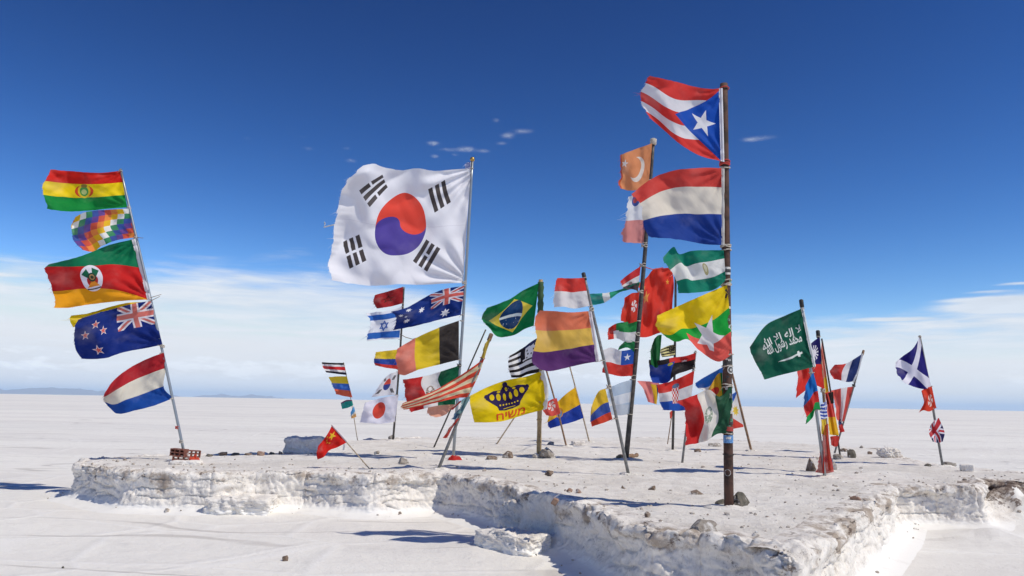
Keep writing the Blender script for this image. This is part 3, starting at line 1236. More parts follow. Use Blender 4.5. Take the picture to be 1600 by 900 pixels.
def d_puertorico(u, v):
    L = Canvas('#d93a35')
    w = 0.05*M('SINE', u*8.0)
    L(band(v+w, 0.22, 0.41), '#e6e4e6'); L(band(v+w, 0.59, 0.80), '#e6e4e6')
    L(tri(u, v, (-0.02, 0.0), (-0.02, 1.03), (0.56, 0.50)), '#1450b4')
    L(star(u, v, 0.215, 0.50, 0.20, sx=0.78, rot=0.25), '#f1f0f1')
    return L


def d_salvador(u, v):
    L = Canvas('#0e7f66')
    L(band(v, 0.27+0.1*u, 0.70), '#e9e9e4')
    L(disc(u, v, 0.36, 0.48, 0.045, 0.15), '#b3a97a')
    L(disc(u, v, 0.36, 0.46, 0.025, 0.09), '#d9d6b5')
    return L


def d_myanmar(u, v):
    L = Canvas('#f0ce18')
    L(v > (0.33+0.52*M('POWER', u, 1.3)), '#18a53c')
    L((v > (0.67+0.16*u)) & (u < 0.66), '#ea6055')
    x, y = u-0.30, v-0.60
    L(star(u, v, 0.31, 0.66, 0.36, sx=0.62, rot=0.35), '#e7e4e3')
    L((v > 0.86) & (u > 0.05) & (u < 0.66), '#ea6055')
    return L


def d_egypt(u, v):
    L = Canvas('#cf3335')
    L(v > (0.36+0.12*u), '#dfdbd6'); L(v > 0.66, '#54474b')
    L(disc(u, v, 0.5, 0.62, 0.10, 0.10), '#8c8079')
    return L


def d_kuwait(u, v):
    L = Canvas('#2a8a47')
    L(v > 0.52, '#e2e0de')
    L(u > 0.70, '#c63227')
    L((u > 0.60) & (v > 0.45) & (u < 0.80), '#e2e0de')
    return L


def d_chile(u, v):
    L = Canvas('#e3e1e3')
    L(v > 0.55, '#d63b33')
    L(rect(u, v, 0.0, 0.40, 0.0, 0.56), '#2a58b4')
    L(star(u, v, 0.20, 0.28, 0.15, sx=0.8), '#f0f0f2')
    return L


def d_dominica(u, v):
    L = Canvas('#e2e3e6')
    L(v > 0.53, '#d98e88')
    L(disc(u, v, 0.58, 0.12, 0.20, 0.12), '#4a5fa0')
    L(disc(u, v, 0.62, 0.12, 0.10, 0.05), '#c05a58')
    L((v < 0.08) & (u < 0.5), '#d2625c')
    return L


def d_angola(u, v):
    L = Canvas('#231d20')
    L((v < (0.42-0.25*u)) & (u < 0.56), '#cf2e2a')
    L(star(u, v, 0.24, 0.30, 0.09), '#e8d9d4')
    L((u > 0.50+0.2*(v-0.5)) & (v > 0.22), '#1b3f9c')
    L(disc(u, v, 0.55, 0.30, 0.06, 0.07), '#a8a33a')
    return L


def d_croatia(u, v):
    L = Canvas('#d8352e')
    L(v > 0.34, '#e4e1e0'); L(v > 0.67, '#2757b4')
    on = rrect(u, v, 0.52, 0.50, 0.10, 0.27, 0)
    L(on, '#e6e2e0')
    k = M('MODULO', M('FLOOR', u*25.0)+M('FLOOR', v*11.0), 2.0)
    L(on & (k > 0.5), '#cf3a33')
    L(disc(u, v, 0.52, 0.20, 0.10, 0.07), '#5e6f8d')
    return L


def d_starsyellow(u, v):
    L = Canvas('#e3d793')
    L(M('PINGPONG', v*7.0, 1.0) > 0.55, '#2a261f')
    on = (u < 0.42) & (v < 0.62)
    L(on, '#2a2620')
    L(on & (voronoi(combine(u*14.0, v*11.0, 0.0), 1.0) < 0.25), '#dccf8c')
    return L


def d_saudi(u, v): return Canvas('#0a5a45')
def d_yellow(u, v): return Canvas('#f0d10c')


def d_taiwan(u, v):
    L = Canvas('#dc352c')
    L(rect(u, v, 0.0, 0.46, 0.0, 0.52), '#211d63')
    th = M('PINGPONG', M('ARCTAN2', u-0.24, v-0.26), math.pi/12)
    rr = M('SQRT', sq((u-0.24)/0.15)+sq((v-0.26)/0.17))
    L((rr < 0.5) | ((rr < 1.0) & (th < 0.13)), '#ece9ee')
    return L


def d_spain(u, v):
    L = Canvas('#d8403a')
    L(band(v, 0.30, 0.72), '#eec02b')
    L(disc(u, v, 0.45, 0.50, 0.22, 0.14), '#8d7a36')
    L(disc(u, v, 0.45, 0.50, 0.12, 0.09), '#d06a4a')
    return L


def d_greece(u, v):
    L = Canvas('#2d4fb0')
    L(M('PINGPONG', v*9.0+u*1.5, 1.0) > 0.52, '#e5e9f3')
    L(rect(u, v, 0.0, 0.35, 0.0, 0.5), '#2d4fb0')
    L((rect(u, v, 0.0, 0.35, 0.0, 0.5)) & ((absE(u-0.17) < 0.04) | (absE(v-0.25) < 0.05)), '#e5e9f3')
    return L


def d_scotland(u, v):
    L = Canvas('#241f74')
    L(absE(v-(0.03+0.98*u)) < 0.135, '#eceaf4')
    L(absE(v-(1.0-0.97*u)) < 0.155, '#eceaf4')
    return L


def d_uk(u, v):
    L = Canvas('#241f55')
    union_jack(L, (u-0.6)*1.5+(v-0.4)*0.8, (v-0.4)*1.5-(u-0.6)*0.8, u > -1.0, '#ebe6ee', '#c9323c')
    return L


def d_philippines(u, v):
    L = Canvas('#2f5fb8')
    L(v > 0.52, '#dc4a3c')
    L(tri(u, v, (-0.02, 0.05), (-0.02, 0.95), (0.75, 0.5)), '#eeeae4')
    L(star(u, v, 0.22, 0.5, 0.17, n=8, inner=0.55), '#eccb4c')
    return L


def d_southafrica(u, v):
    L = Canvas('#2f6fc6')
    L(v > 0.52, '#e4e6ea')
    L((v > 0.36) & (u < 0.30), '#e6b32e')
    return L


def d_guyana(u, v):
    L = Canvas('#e0ae2d')
    L(disc(u, v, 0.62, 0.62, 0.26, 0.18), '#c63a2a')
    L((u < 0.22) | (v > 0.90), '#2f8a45')
    L((u < 0.12) & (v < 0.5), '#e6ded0')
    return L


def d_brunei(u, v):
    L = Canvas('#e2847e')
    L(band(u+0.2*v, 0.10, 0.46) & (v > 0.12), '#e5b42b')
    L(band(u+0.2*v, 0.02, 0.16) & (v > 0.12), '#2b3560')
    L((u+0.15*v) < 0.0, '#dbe0dc')
    return L


# ------------------------------------------------------------------ cloth
_cloth_cache = {}


def cloth_mat(name, design, trans=0.30, alpha=1.0, fade=0.16):
    global NT
    m, b, out = new_mat(name)
    uvn = NT.nodes.new('ShaderNodeUVMap')
    s = NT.nodes.new('ShaderNodeSeparateXYZ')
    NT.links.new(uvn.outputs[0], s.inputs[0])
    u, v = E(s.outputs[0]), E(s.outputs[1])
    L = design(u, v)
    n = noise(combine(u*5.0, v*4.0, 1.3), 1.0, 5.0, 0.6)
    c = multc(L.c, M('ADD', 1.0-fade*0.5, n*fade))
    grime = smooth(noise(combine(u*7.0, v*6.0, 7.3), 1.0, 6.0, 0.65), 0.60, 0.78)
    c = mixc(grime*0.10, c, '#a89a8a')
    bleach = smooth(noise(combine(u*2.2, v*1.8, 2.0), 1.0, 4.0, 0.6)+0.12*u, 0.50, 0.80)
    c = mixc(bleach*0.13, c, '#e8ddd2')
    setv(b, 'Base Color', c)
    setv(b, 'Roughness', 0.75)
    setv(b, 'Specular IOR Level', 0.22)
    wr = noise(combine(u*9.0+v*5.0, v*4.0, 4.0), 1.0, 5.0, 0.6)
    weave = noise(combine(u*120.0, v*90.0, 0.0), 1.0, 2.0)
    bump(b, wr+weave*0.03, 0.30, 0.05)
    t = NT.nodes.new('ShaderNodeBsdfTranslucent')
    NT.links.new(c, t.inputs['Color'])
    mx = NT.nodes.new('ShaderNodeMixShader')
    mx.inputs[0].default_value = trans
    NT.links.new(b.outputs[0], mx.inputs[1])
    NT.links.new(t.outputs[0], mx.inputs[2])
    res = mx.outputs[0]
    if alpha < 1.0:
        tr = NT.nodes.new('ShaderNodeBsdfTransparent')
        m2 = NT.nodes.new('ShaderNodeMixShader')
        m2.inputs[0].default_value = alpha
        NT.links.new(tr.outputs[0], m2.inputs[1])
        NT.links.new(res, m2.inputs[2])
        res = m2.outputs[0]
    NT.links.new(res, out.inputs['Surface'])
    return m


def plain_cloth(col, trans=0.25):
    if (col, trans) not in _cloth_cache:
        _cloth_cache[(col, trans)] = cloth_mat('cloth_'+col.strip('#'), lambda u, v: Canvas(col), trans)
    return _cloth_cache[(col, trans)]


def curve(pts):
    """smooth curve through px points, returned as f(t), t by chord length"""
    P = np.array(pts, float)
    if len(P) == 2:
        return lambda t: P[0]+(P[1]-P[0])*np.asarray(t)[..., None]
    d = np.concatenate([[0], np.cumsum(np.linalg.norm(np.diff(P, axis=0), axis=1))])
    d /= d[-1]
    T = np.zeros_like(P)
    T[1:-1] = (P[2:]-P[:-2])/(d[2:]-d[:-2])[:, None]
    T[0] = (P[1]-P[0])/(d[1]-d[0])
    T[-1] = (P[-1]-P[-2])/(d[-1]-d[-2])
    def f(t):
        t = np.clip(np.asarray(t, float), 0, 1)
        i = np.clip(np.searchsorted(d, t, side='right')-1, 0, len(P)-2)
        h = d[i+1]-d[i]
        s = ((t-d[i])/h)[..., None]
        h = h[..., None]
        return (2*s**3-3*s**2+1)*P[i]+(s**3-2*s**2+s)*h*T[i]+(-2*s**3+3*s**2)*P[i+1]+(s**3-s**2)*h*T[i+1]
    return f


class Cloth:
    """a flag sheet spanned between hoist, top, fly and bottom edges; its depth follows the wind with travelling folds"""
    def __init__(s, Y, H, T, Fl, B, trail=-0.30, amp=0.055, k=1.4, ph=0.0, skew=0.5, wr=0.016, front=None, rpole=0.03, seed=0.0):
        s.Y = Y+(front if front is not None else -(rpole+0.012))
        amp, wr = amp*1.45, wr*2.3
        s.fH, s.fF = curve(H), curve(Fl)
        s.fT = curve([H[0]]+T+[Fl[0]])
        s.fB = curve([H[-1]]+B+[Fl[-1]])
        s.c = [np.array(x, float) for x in (H[0], Fl[0], H[-1], Fl[-1])]
        s.wpx = np.linalg.norm(s.c[0]-s.c[1])*0.5+np.linalg.norm(s.c[2]-s.c[3])*0.5
        s.hpx = np.linalg.norm(s.c[0]-s.c[2])*0.5+np.linalg.norm(s.c[1]-s.c[3])*0.5
        s.W = max(s.wpx, s.hpx*0.6)*Y/FPX
        s.p = (trail, amp, k, ph, skew, wr, seed)

    def px(s, u, v):
        U, V = u[..., None], v[..., None]
        c00, c10, c01, c11 = s.c
        q = P3(u*3.1+s.p[6], v*2.7, s.p[6])
        inn = (np.clip(u*(1-u), 0, 1)*np.clip(v*(1-v), 0, 1))[..., None]*16*s.wpx*0.022
        warp = np.stack([perlin(q+3.0)+0.5*perlin(q*2.3), perlin(q+9.0)+0.5*perlin(q*2.3+5.0)], -1)*inn
        return warp+(1-V)*s.fT(u)+V*s.fB(u)+(1-U)*s.fH(v)+U*s.fF(v)-((1-U)*(1-V)*c00+U*(1-V)*c10+(1-U)*V*c01+U*V*c11)

    def off(s, u, v):
        trail, amp, k, ph, skew, wr, seed = s.p
        uu = np.clip(u, 0, 1.2)
        g = uu**0.75
        w = amp*g*np.sin(2*np.pi*(k*uu+skew*v+ph))+0.38*amp*g*np.sin(2*np.pi*(2.1*k*uu-0.7*skew*v+1.7*ph+0.2))
        q = P3(uu*3.2+seed, v*2.6+seed*0.7, seed)
        w = w+wr*(1-np.abs(perlin(q+uu[..., None]*0.0)*2))*(0.4+uu)*1.4+wr*0.8*perlin(P3(uu*7.0+v*4.0+seed, v*5.0-uu*3.0, seed+4.0))
        # tension creases fanning out of the tied hoist corners
        for vc in (0.0, 1.0):
            a = np.arctan2(v-vc, uu+0.05)
            rr = np.hypot(uu+0.02, (v-vc)*0.8)
            w = w+0.55*wr*np.sin(a*17+seed)*np.exp(-((rr-0.22)/0.18)**2)
        return s.W*(trail*uu+w)

    def at(s, u, v, d=0.0, jitter=None):
        p = s.px(u, v)
        if jitter is not None:
            p = p+jitter
        return at_y_np(p[..., 0], p[..., 1], s.Y+s.off(u, v)+d)


def flag(pole, H, T, Fl, B, design, label, fray=2.0, sleeve=None, ties=True, trans=0.42, alpha=1.0, cat='flag', group='flags tied to the poles', step=2.4, tie_mat='cord', name='flag', **kw):
    Y = POLES[pole]['Y']
    seed = (H[0][0]*0.173+H[0][1]*0.071) % 20
    kw.setdefault('ph', seed*0.37 % 1)
    c = Cloth(Y, H, T, Fl, B, seed=seed, rpole=POLES[pole]['r'], **kw)
    nu, nv = max(14, int(c.wpx/step)), max(12, int(c.hpx/step))
    v, u = np.meshgrid(np.linspace(0, 1, nv+1), np.linspace(0, 1, nu+1), indexing='ij')
    # ragged fly edge
    j = np.zeros(u.shape+(2,))
    edge_dir = c.px(np.ones(nv+1), np.linspace(0, 1, nv+1))-c.px(np.full(nv+1, 0.9), np.linspace(0, 1, nv+1))
    edge_dir /= np.linalg.norm(edge_dir, axis=1)[:, None]+1e-6
    vv = np.linspace(0, 1, nv+1)
    rag = fray*(2.2*fbm(P3(vv*c.hpx/22.0+seed, vv*0+seed), 5, 0.62)-0.8*sstep(perlin(P3(vv*c.hpx/14.0, vv*0+seed*3)), 0.25, 0.4))
    j += edge_dir[:, None, :]*(rag[:, None]*u**7)[..., None]
    low = fray*0.5*fbm(P3(u*c.wpx/10+seed, v*0+3.0), 3)
    j[..., 1] += low*(v**9-(1-v)**9)*u
    P = c.at(u, v, 0.0, j)
    mat = design if isinstance(design, bpy.types.Material) else cloth_mat(name+'_print', design, trans, alpha)
    me = grid_mesh(name, P, np.stack([u, v], -1))
    # loose threads along the fly, part of the same cloth
    n_thr = int(c.hpx*0.9) if fray > 0 else 0
    if n_thr:
        rs = np.random.RandomState(int(seed*50)+1)
        bm = bmesh.new()
        bm.from_mesh(me)
        lay = bm.loops.layers.uv.active
        for _ in range(n_thr):
            v0 = rs.rand()
            k = int(v0*nv)
            a0 = c.px(np.array([1.0]), np.array([v0]))[0]+edge_dir[k]*(rag[k]-0.3)
            L = fray*rs.uniform(0.2, 1.0)*(5.0 if rs.rand() < 0.05 else 1)
            dirv = edge_dir[k]*L+(rs.normal(size=2)*0.35+np.array([0.0, 0.35]))*L
            wd = 0.26
            pp = np.array([a0+[0, -wd], a0+[0, wd], a0+dirv])
            y = c.Y+c.off(np.array([1.0]), np.array([v0]))[0]
            W = at_y_np(pp[:, 0], pp[:, 1], np.full(3, y)+np.array([0, 0, rs.normal()*0.01]))
            f = bm.faces.new([bm.verts.new(tuple(x)) for x in W])
            f.smooth = True
            for lp in f.loops:
                lp[lay].uv = (0.995, v0)
        bm.to_mesh(me)
        bm.free()
    org = at_y(H[0][0], H[0][1], Y)
    o = link(name, me, mat, loc=org)
    tag(o, label, cat, group)
    if sleeve:
        wpx_, col = sleeve
        v2 = np.linspace(0, 1, nv+1)
        hp = c.fH(v2)
        hd = hp-c.px(np.full(nv+1, 0.1), v2)
        hd /= np.linalg.norm(hd, axis=1)[:, None]+1e-6
        rows = []
        for i, t in enumerate(np.linspace(-0.5, 1.0, 7)):
            q = hp+hd*wpx_*t
            bulge = -0.012*math.sin(max(0, t)*math.pi)-0.006*(t < 0)
            rows.append(at_y_np(q[:, 0], q[:, 1], c.Y+c.off(np.zeros(nv+1), v2)+bulge-0.004))
        link('hoist_sleeve', grid_mesh('hoist_sleeve', np.stack(rows, 1)[:, ::-1]), plain_cloth(col), o, org)
    if ties and POLES[pole].get('line'):
        a, b = POLES[pole]['line']
        for (x, y) in (H[0], H[-1]):
            q = at_y(x, y, Y)
            t = max(0.02, min(0.995, (q-a).dot(b-a)/(b-a).length_squared))
            cen = a.lerp(b, t)
            if (cen-q).length > 0.25:
                continue
            r = POLES[pole]['r']
            ring = [cen+Vector((math.cos(g)*(r+0.006), math.sin(g)*(r+0.006), 0.006*math.sin(2*g+seed))) for g in np.linspace(0, 2*math.pi, 13)]
            tail = [ring[-1], q+Vector((0.01, -0.02, 0)), q+Vector((-0.03, -0.035, -0.03+0.02*math.sin(seed)))]
            link('tie_cord', tube('tie_cord', ring+tail, [0.007]*len(ring)+[0.006, 0.005, 0.003], 5), MAT[tie_mat], o, org)
    return o, c


def decal(o, c, polys, mat, name, d=0.005, maxlen=0.03, both=True):
    """print laid on the cloth, front and back; polys: list of ([(u,v)...], [faces])"""
    bm = bmesh.new()
    for V, F in polys:
        vs = [bm.verts.new((x, y, 0)) for x, y in V]
        for f in F:
            try:
                bm.faces.new([vs[i] for i in f])
            except ValueError:
                pass
    bmesh.ops.triangulate(bm, faces=bm.faces[:])
    for _ in range(5):
        lo = [e for e in bm.edges if e.calc_length() > maxlen]
        if not lo:
            break
        bmesh.ops.subdivide_edges(bm, edges=lo, cuts=1)
        bmesh.ops.triangulate(bm, faces=bm.faces[:])
    bm.verts.index_update()
    uv = np.array([v.co[:2] for v in bm.verts])
    F = [tuple(v.index for v in f.verts) for f in bm.faces]
    bm.free()
    V = c.at(uv[:, 0], uv[:, 1], -d)
    allV, allF = list(V), list(F)
    if both:
        V2 = c.at(uv[:, 0], uv[:, 1], d)
        k = len(V)
        allV += list(V2)
        allF += [tuple(k+i for i in f[::-1]) for f in F]
    return link(name, pydata(name, allV, allF), mat, o, o.location)


def text_polys(txt, box, size_y=None, shear=0.0, wide=1.0, bold=0.0):
    """glyph outlines fitted to box=(u0,u1,v0,v1); u0 is the LEFT end as seen (large u is left)"""
    cu = bpy.data.curves.new('lettering', 'FONT')
    cu.body = txt
    cu.resolution_u = 3
    cu.offset = bold
    ob = bpy.data.objects.new('lettering_tmp', cu)
    COL.objects.link(ob)
    bpy.context.view_layer.update()
    me = bpy.data.meshes.new_from_object(ob.evaluated_get(bpy.context.evaluated_depsgraph_get()))
    V = np.array([v.co[:2] for v in me.vertices])
    F = [tuple(p.vertices) for p in me.polygons]
    bpy.data.objects.remove(ob)
    bpy.data.curves.remove(cu)
    bpy.data.meshes.remove(me)
    if len(V) == 0:
        return []
    mn, mx = V.min(0), V.max(0)
    t = (V-mn)/(mx-mn)
    u0, u1, v0, v1 = box
    U = u0+(u1-u0)*t[:, 0]
    W = v1+(v0-v1)*t[:, 1]+shear*(t[:, 0]-0.5)
    return [(list(zip(U, W)), F)]

# ------------------------------------------------------------------ poles
POLES = {}


def pole(key, base, top, r, mat, label, bend=0.0, r_top=None, cap=None, nodes=0, cat='flag pole', kink=None):
    b = ground_at(*base)
    t = at_y(top[0], top[1], b.y)
    n = 15
    d = t-b
    side = Vector((1, 0, 0))
    pts, rad_ = [], []
    for i in range(n):
        f = i/(n-1)
        p = b.lerp(t, f)
        p = p+side*(bend*math.sin(f*math.pi)*d.length)+Vector((0, 0.3*bend*math.sin(f*2.2*math.pi)*d.length, 0))
        if i == 0:
            p = p-d.normalized()*0.15
        pts.append(p)
        rr = r+((r_top or r*0.9)-r)*f
        if nodes:
            rr *= 1.0+0.05*math.sin(f*31)+0.03*math.sin(f*77)
        rad_.append(rr)
    root = empty('flag_pole', b)
    tag(root, label, cat, 'poles standing on the salt platform')
    shaft = link('shaft', tube('shaft', pts, rad_, 12), MAT[mat], root, b)
    if nodes:
        for k in range(nodes):
            f = (k+0.6)/nodes
            p = b.lerp(t, f)
            dd = d.normalized()
            link('node_ring', tube('node_ring', [p-dd*0.018, p-dd*0.006, p+dd*0.006, p+dd*0.018], [r*0.98, r*1.16, r*1.16, r*0.98], 10), MAT[mat], root, b)
    if cap == 'ball':
        bm = bmesh.new()
        bmesh.ops.create_uvsphere(bm, u_segments=14, v_segments=10, radius=0.05)
        me = bpy.data.meshes.new('finial')
        bm.to_mesh(me); bm.free()
        me.transform(Matrix.Translation(t+Vector((0, 0, 0.04))))
        link('finial', me, MAT['gold'], root, b)
    elif cap:
        dd = d.normalized()
        link('cap', tube('cap', [t-dd*0.10, t-dd*0.09, t+dd*0.02, t+dd*0.035], [r*1.1, r*1.35, r*1.35, r*0.8], 10), MAT[cap], root, b)
    POLES[key] = dict(Y=b.y, line=(b, t), r=r, obj=root, base=b, shaft=shaft)
    return root


pole('P1', (290, 719), (188, 264), 0.024, 'steel', 'thin leaning steel pole at far left standing in red bricks', 0.004)
pole('P2', (708, 717), (738, 252), 0.030, 'steel', 'steel pole with brass ball top carrying the huge white flag', 0.003, cap='ball')
pole('P3', (614, 688), (631, 449), 0.030, 'darkpole', 'dark pole with the blue star flag, left of the steel pole', 0.006)
pole('P4', (558, 686), (537, 566), 0.012, 'palewood', 'very thin stick with four small flags at the far left rear', 0.008)
pole('P5', (578, 733), (518, 664), 0.010, 'palewood', 'short slanting stick holding the small red flag with yellow stars')
pole('P6', (685, 733), (767, 524), 0.026, 'greymetal', 'grey pole leaning right with rags and the faded striped flag', 0.004, cap='wood')
pole('P6b', (678, 699), (759, 515), 0.020, 'darkpole', 'thin dark rod leaning right behind the faded striped flag')
pole('P7', (842, 712), (845, 437), 0.052, 'bamboo', 'bamboo pole carrying the green flag with yellow diamond', 0.002, nodes=8)
pole('P8', (776, 694), (812, 640), 0.020, 'palewood', 'pale short stick slanting behind the yellow crown flag')
pole('P9', (885, 698), (848, 560), 0.024, 'wood', 'thin brown stick behind the yellow and blue flag, left of two', 0.01)
pole('P10', (921, 691), (889, 568), 0.022, 'palewood', 'thin pale stick carrying the yellow and blue flag', 0.004)
pole('P11', (982, 742), (912, 429), 0.026, 'greymetal', 'long grey metal pole leaning left with the purple striped flag', 0.005, cap='blackcap')
pole('P12', (978, 718), (1021, 219), 0.052, 'darkpole', 'tall dark grey pole with orange crescent flag on top', 0.004, 0.036, cap='cord')
pole('P14', (1051, 704), (1056, 400), 0.032, 'darkpole', 'dark pole carrying the big red flag behind the rusty pole', 0.003)
pole('P15', (1066, 723), (1087, 548), 0.022, 'greymetal', 'thin grey rod with the chequered shield flag')
pole('P16', (1043, 693), (1051, 640), 0.014, 'wood', 'short thin stick beside the dark pole foot')
pole('P17', (1174, 704), (1140, 568), 0.030, 'wood', 'brown wooden stick leaning behind the rusty pole')
pole('P13', (1139, 794), (1131, 131), 0.052, 'rust', 'thick rusty brown pole with stickers carrying the star triangle flag', 0.0, 0.044)
pole('P18', (1289, 746), (1252, 471), 0.026, 'steel', 'steel pole with black cap carrying the dark green script flag', 0.002, cap='blackcap')
pole('P19', (1297, 738), (1278, 519), 0.026, 'wood', 'brown pole of the blue and red flag behind the green script flag', 0.002, cap='blackcap')
pole('P21', (1313, 714), (1284, 529), 0.020, 'darkpole', 'thin dark pole of the red and yellow flag in the right cluster', 0.004)
pole('P20', (1304, 708), (1349, 549), 0.022, 'greymetal', 'grey pole leaning right with the blue white red flag', 0.003, cap='wood')
pole('P22', (1473, 729), (1437, 524), 0.024, 'greymetal', 'lone grey pole at far right with the saltire flag', 0.004)

# salt heaped round the feet of the poles
for i, (key, w) in enumerate((('P1', .5), ('P2', .34), ('P3', .4), ('P6', .3), ('P7', .7), ('P11', .3), ('P12', .6), ('P14', .45), ('P13', .55), ('P18', .35), ('P19', .5), ('P22', .45), ('P17', .3), ('P10', .35), ('P9', .3))):
    q = POLES[key]['base']
    me = block_mesh('salt_heap', (w, w*0.8, 0.085), 20.0+i, 0.022, 2.6, 18)
    me.transform(Matrix.Translation(q+Vector((0.02, 0.03, -0.012))))
    link('salt_heap', me, MAT['top'], platform, platform.location)

# green cloth wrapped round the top of the bamboo pole, wire on the rusty pole, stickers
p7 = POLES['P7']
a, b = p7['line']
root = p7['obj']
rs = random.Random(3)
pts = [a.lerp(b, 0.80+0.185*i/12) for i in range(13)]
link('wrapping', tube('wrapping', pts, [0.066+0.008*math.sin(i*2.1)+rs.uniform(-.004, .004) for i in range(13)], 12), plain_cloth('#4d6a4a'), root, root.location)
p13 = POLES['P13']
a13, b13 = p13['line']
root13 = p13['obj']


def pole_point(py):
    """height fraction of the rusty pole seen at pixel row py"""
    lo, hi = 0.0, 1.0
    q = at_y(1136, py, p13['Y'])
    return (q.z-a13.z)/(b13.z-a13.z)


def sticker(py, hpx, a0, a1, mat, name='sticker', dr=0.003):
    f0, f1 = pole_point(py+hpx/2), pole_point(py-hpx/2)
    rows = []
    for f in np.linspace(f0, f1, 5):
        c = a13.lerp(b13, f)
        r = 0.052+(0.044-0.052)*f+dr
        rows.append([(c.x+r*math.sin(math.radians(g)), c.y-r*math.cos(math.radians(g)), c.z) for g in np.linspace(a0, a1, 12)])
    link(name, grid_mesh(name, np.array(rows)), MAT[mat], p13['shaft'], root13.location)


def round_sticker(py, rpx, a_mid, mat, hole=0.0, dr=0.004):
    f = pole_point(py)
    R = rpx*p13['Y']/FPX
    c = a13.lerp(b13, f)
    r = 0.052+(0.044-0.052)*f+dr
    V, F = [], []
    n = 18
    for k in range(n):
        t = 2*math.pi*k/n
        for q in (R, R*hole):
            g = math.radians(a_mid)+q*math.cos(t)/r
            V.append((c.x+r*math.sin(g), c.y-r*math.cos(g), c.z+q*math.sin(t)))
    for k in range(n):
        j = (k+1) % n
        F.append((2*k, 2*j, 2*j+1, 2*k+1))
    link('sticker', pydata('sticker', V, F), MAT[mat], p13['shaft'], root13.location)


rsn = random.Random(11)
sticker(424, 12, -80, 75, 'sticker_white')
sticker(424, 5, -60, 60, 'sticker_black', dr=0.005)
for py in range(440, 680, 6):
    m = rsn.choice(['sticker_white', 'sticker_black', 'sticker_black', 'sticker_green', 'rust', 'sticker_white', 'sticker_black'])
    a0 = rsn.uniform(-80, 40)
    sticker(py+rsn.uniform(-2, 2), rsn.uniform(3, 8), a0, a0+rsn.uniform(25, 70), m, dr=rsn.uniform(0.003, 0.007))
round_sticker(578, 6.5, 30, 'sticker_white', 0.0, 0.009)
round_sticker(578, 4.5, 30, 'sticker_black', 0.6, 0.0105)
round_sticker(738, 5.0, -25, 'sticker_white', 0.85)
round_sticker(512, 4.5, 35, 'sticker_white', 0.4, 0.009)
sticker(670, 7, -70, 70, 'sticker_red', dr=0.007)
sticker(686, 12, -88, 88, 'sticker_blue', dr=0.004)
sticker(684, 4, -40, 20, 'sticker_white', dr=0.0055)
sticker(562, 18, -75, 75, 'sticker_black', dr=0.0075)
sticker(560, 5, -35, -10, 'sticker_white', dr=0.009)
sticker(563, 3, -5, 25, 'sticker_white', dr=0.009)
c = a13.lerp(b13, pole_point(710))
link('wire_band', tube('wire_band', [c+Vector((0.058*math.cos(g), 0.058*math.sin(g), 0.004*math.sin(g))) for g in np.linspace(0, 6.6, 16)]+[c+Vector((0.085, -0.01, 0.004))], [0.005]*17, 5), MAT['blackcap'], p13['shaft'], root13.location)
for py in (257, 385, 445):
    c = a13.lerp(b13, pole_point(py))
    link('knot', tube('knot', [c+Vector(((0.056+0.004*math.sin(3*g))*math.cos(g), (0.056+0.004*math.sin(3*g))*math.sin(g), 0.012*math.sin(g*1.5))) for g in np.linspace(0, 12.5, 30)], [0.008]*30, 5), MAT['redcord' if py == 257 else 'cord'], p13['shaft'], root13.location)
# crossed twigs knotted to the left pole
p1 = POLES['P1']
for (x0, y0, x1, y1) in ((214, 371, 224, 372), (232, 466, 252, 460), (236, 470, 250, 463)):
    link('twig', tube('twig', [at_y(x0, y0, p1['Y']-0.03), at_y(x1, y1, p1['Y']-0.05)], [0.006, 0.004], 6), MAT['wood'], p1['shaft'], p1['obj'].location)
for (x, y) in ((233, 465), (254, 541), (277, 668), (283, 690)):
    cc = at_y(x, y, p1['Y'])
    link('knot', tube('knot', [cc+Vector((0.03*math.cos(g), 0.03*math.sin(g), 0.02*math.sin(g*1.5))) for g in np.linspace(0, 12.5, 26)], [0.008]*26, 5), MAT['cord' if y != 668 else 'redcord'], p1['shaft'], p1['obj'].location)
for key, x, y in (('P2', 728, 442), ('P2', 717, 571), ('P12', 1005, 384), ('P12', 1003, 414), ('P11', 945, 606), ('P11', 921, 484), ('P20', 1333, 602), ('P12', 998, 456), ('P12', 992, 522), ('P19', 1288, 610)):
    pp = POLES[key]
    cc = at_y(x, y, pp['Y'])
    a_, b_ = pp['line']
    cc = a_.lerp(b_, (cc-a_).dot(b_-a_)/(b_-a_).length_squared)
    q = pp['r']+0.008
    link('knot', tube('knot', [cc+Vector((q*math.cos(g), q*math.sin(g), 0.03*math.sin(g*1.5))) for g in np.linspace(0, 12.5, 26)], [0.010]*26, 5), MAT['blackcap' if x in (717, 1333) else 'cord'], pp['shaft'], pp['obj'].location)

# ------------------------------------------------------------------ flags
G = 'flags tied to the poles'
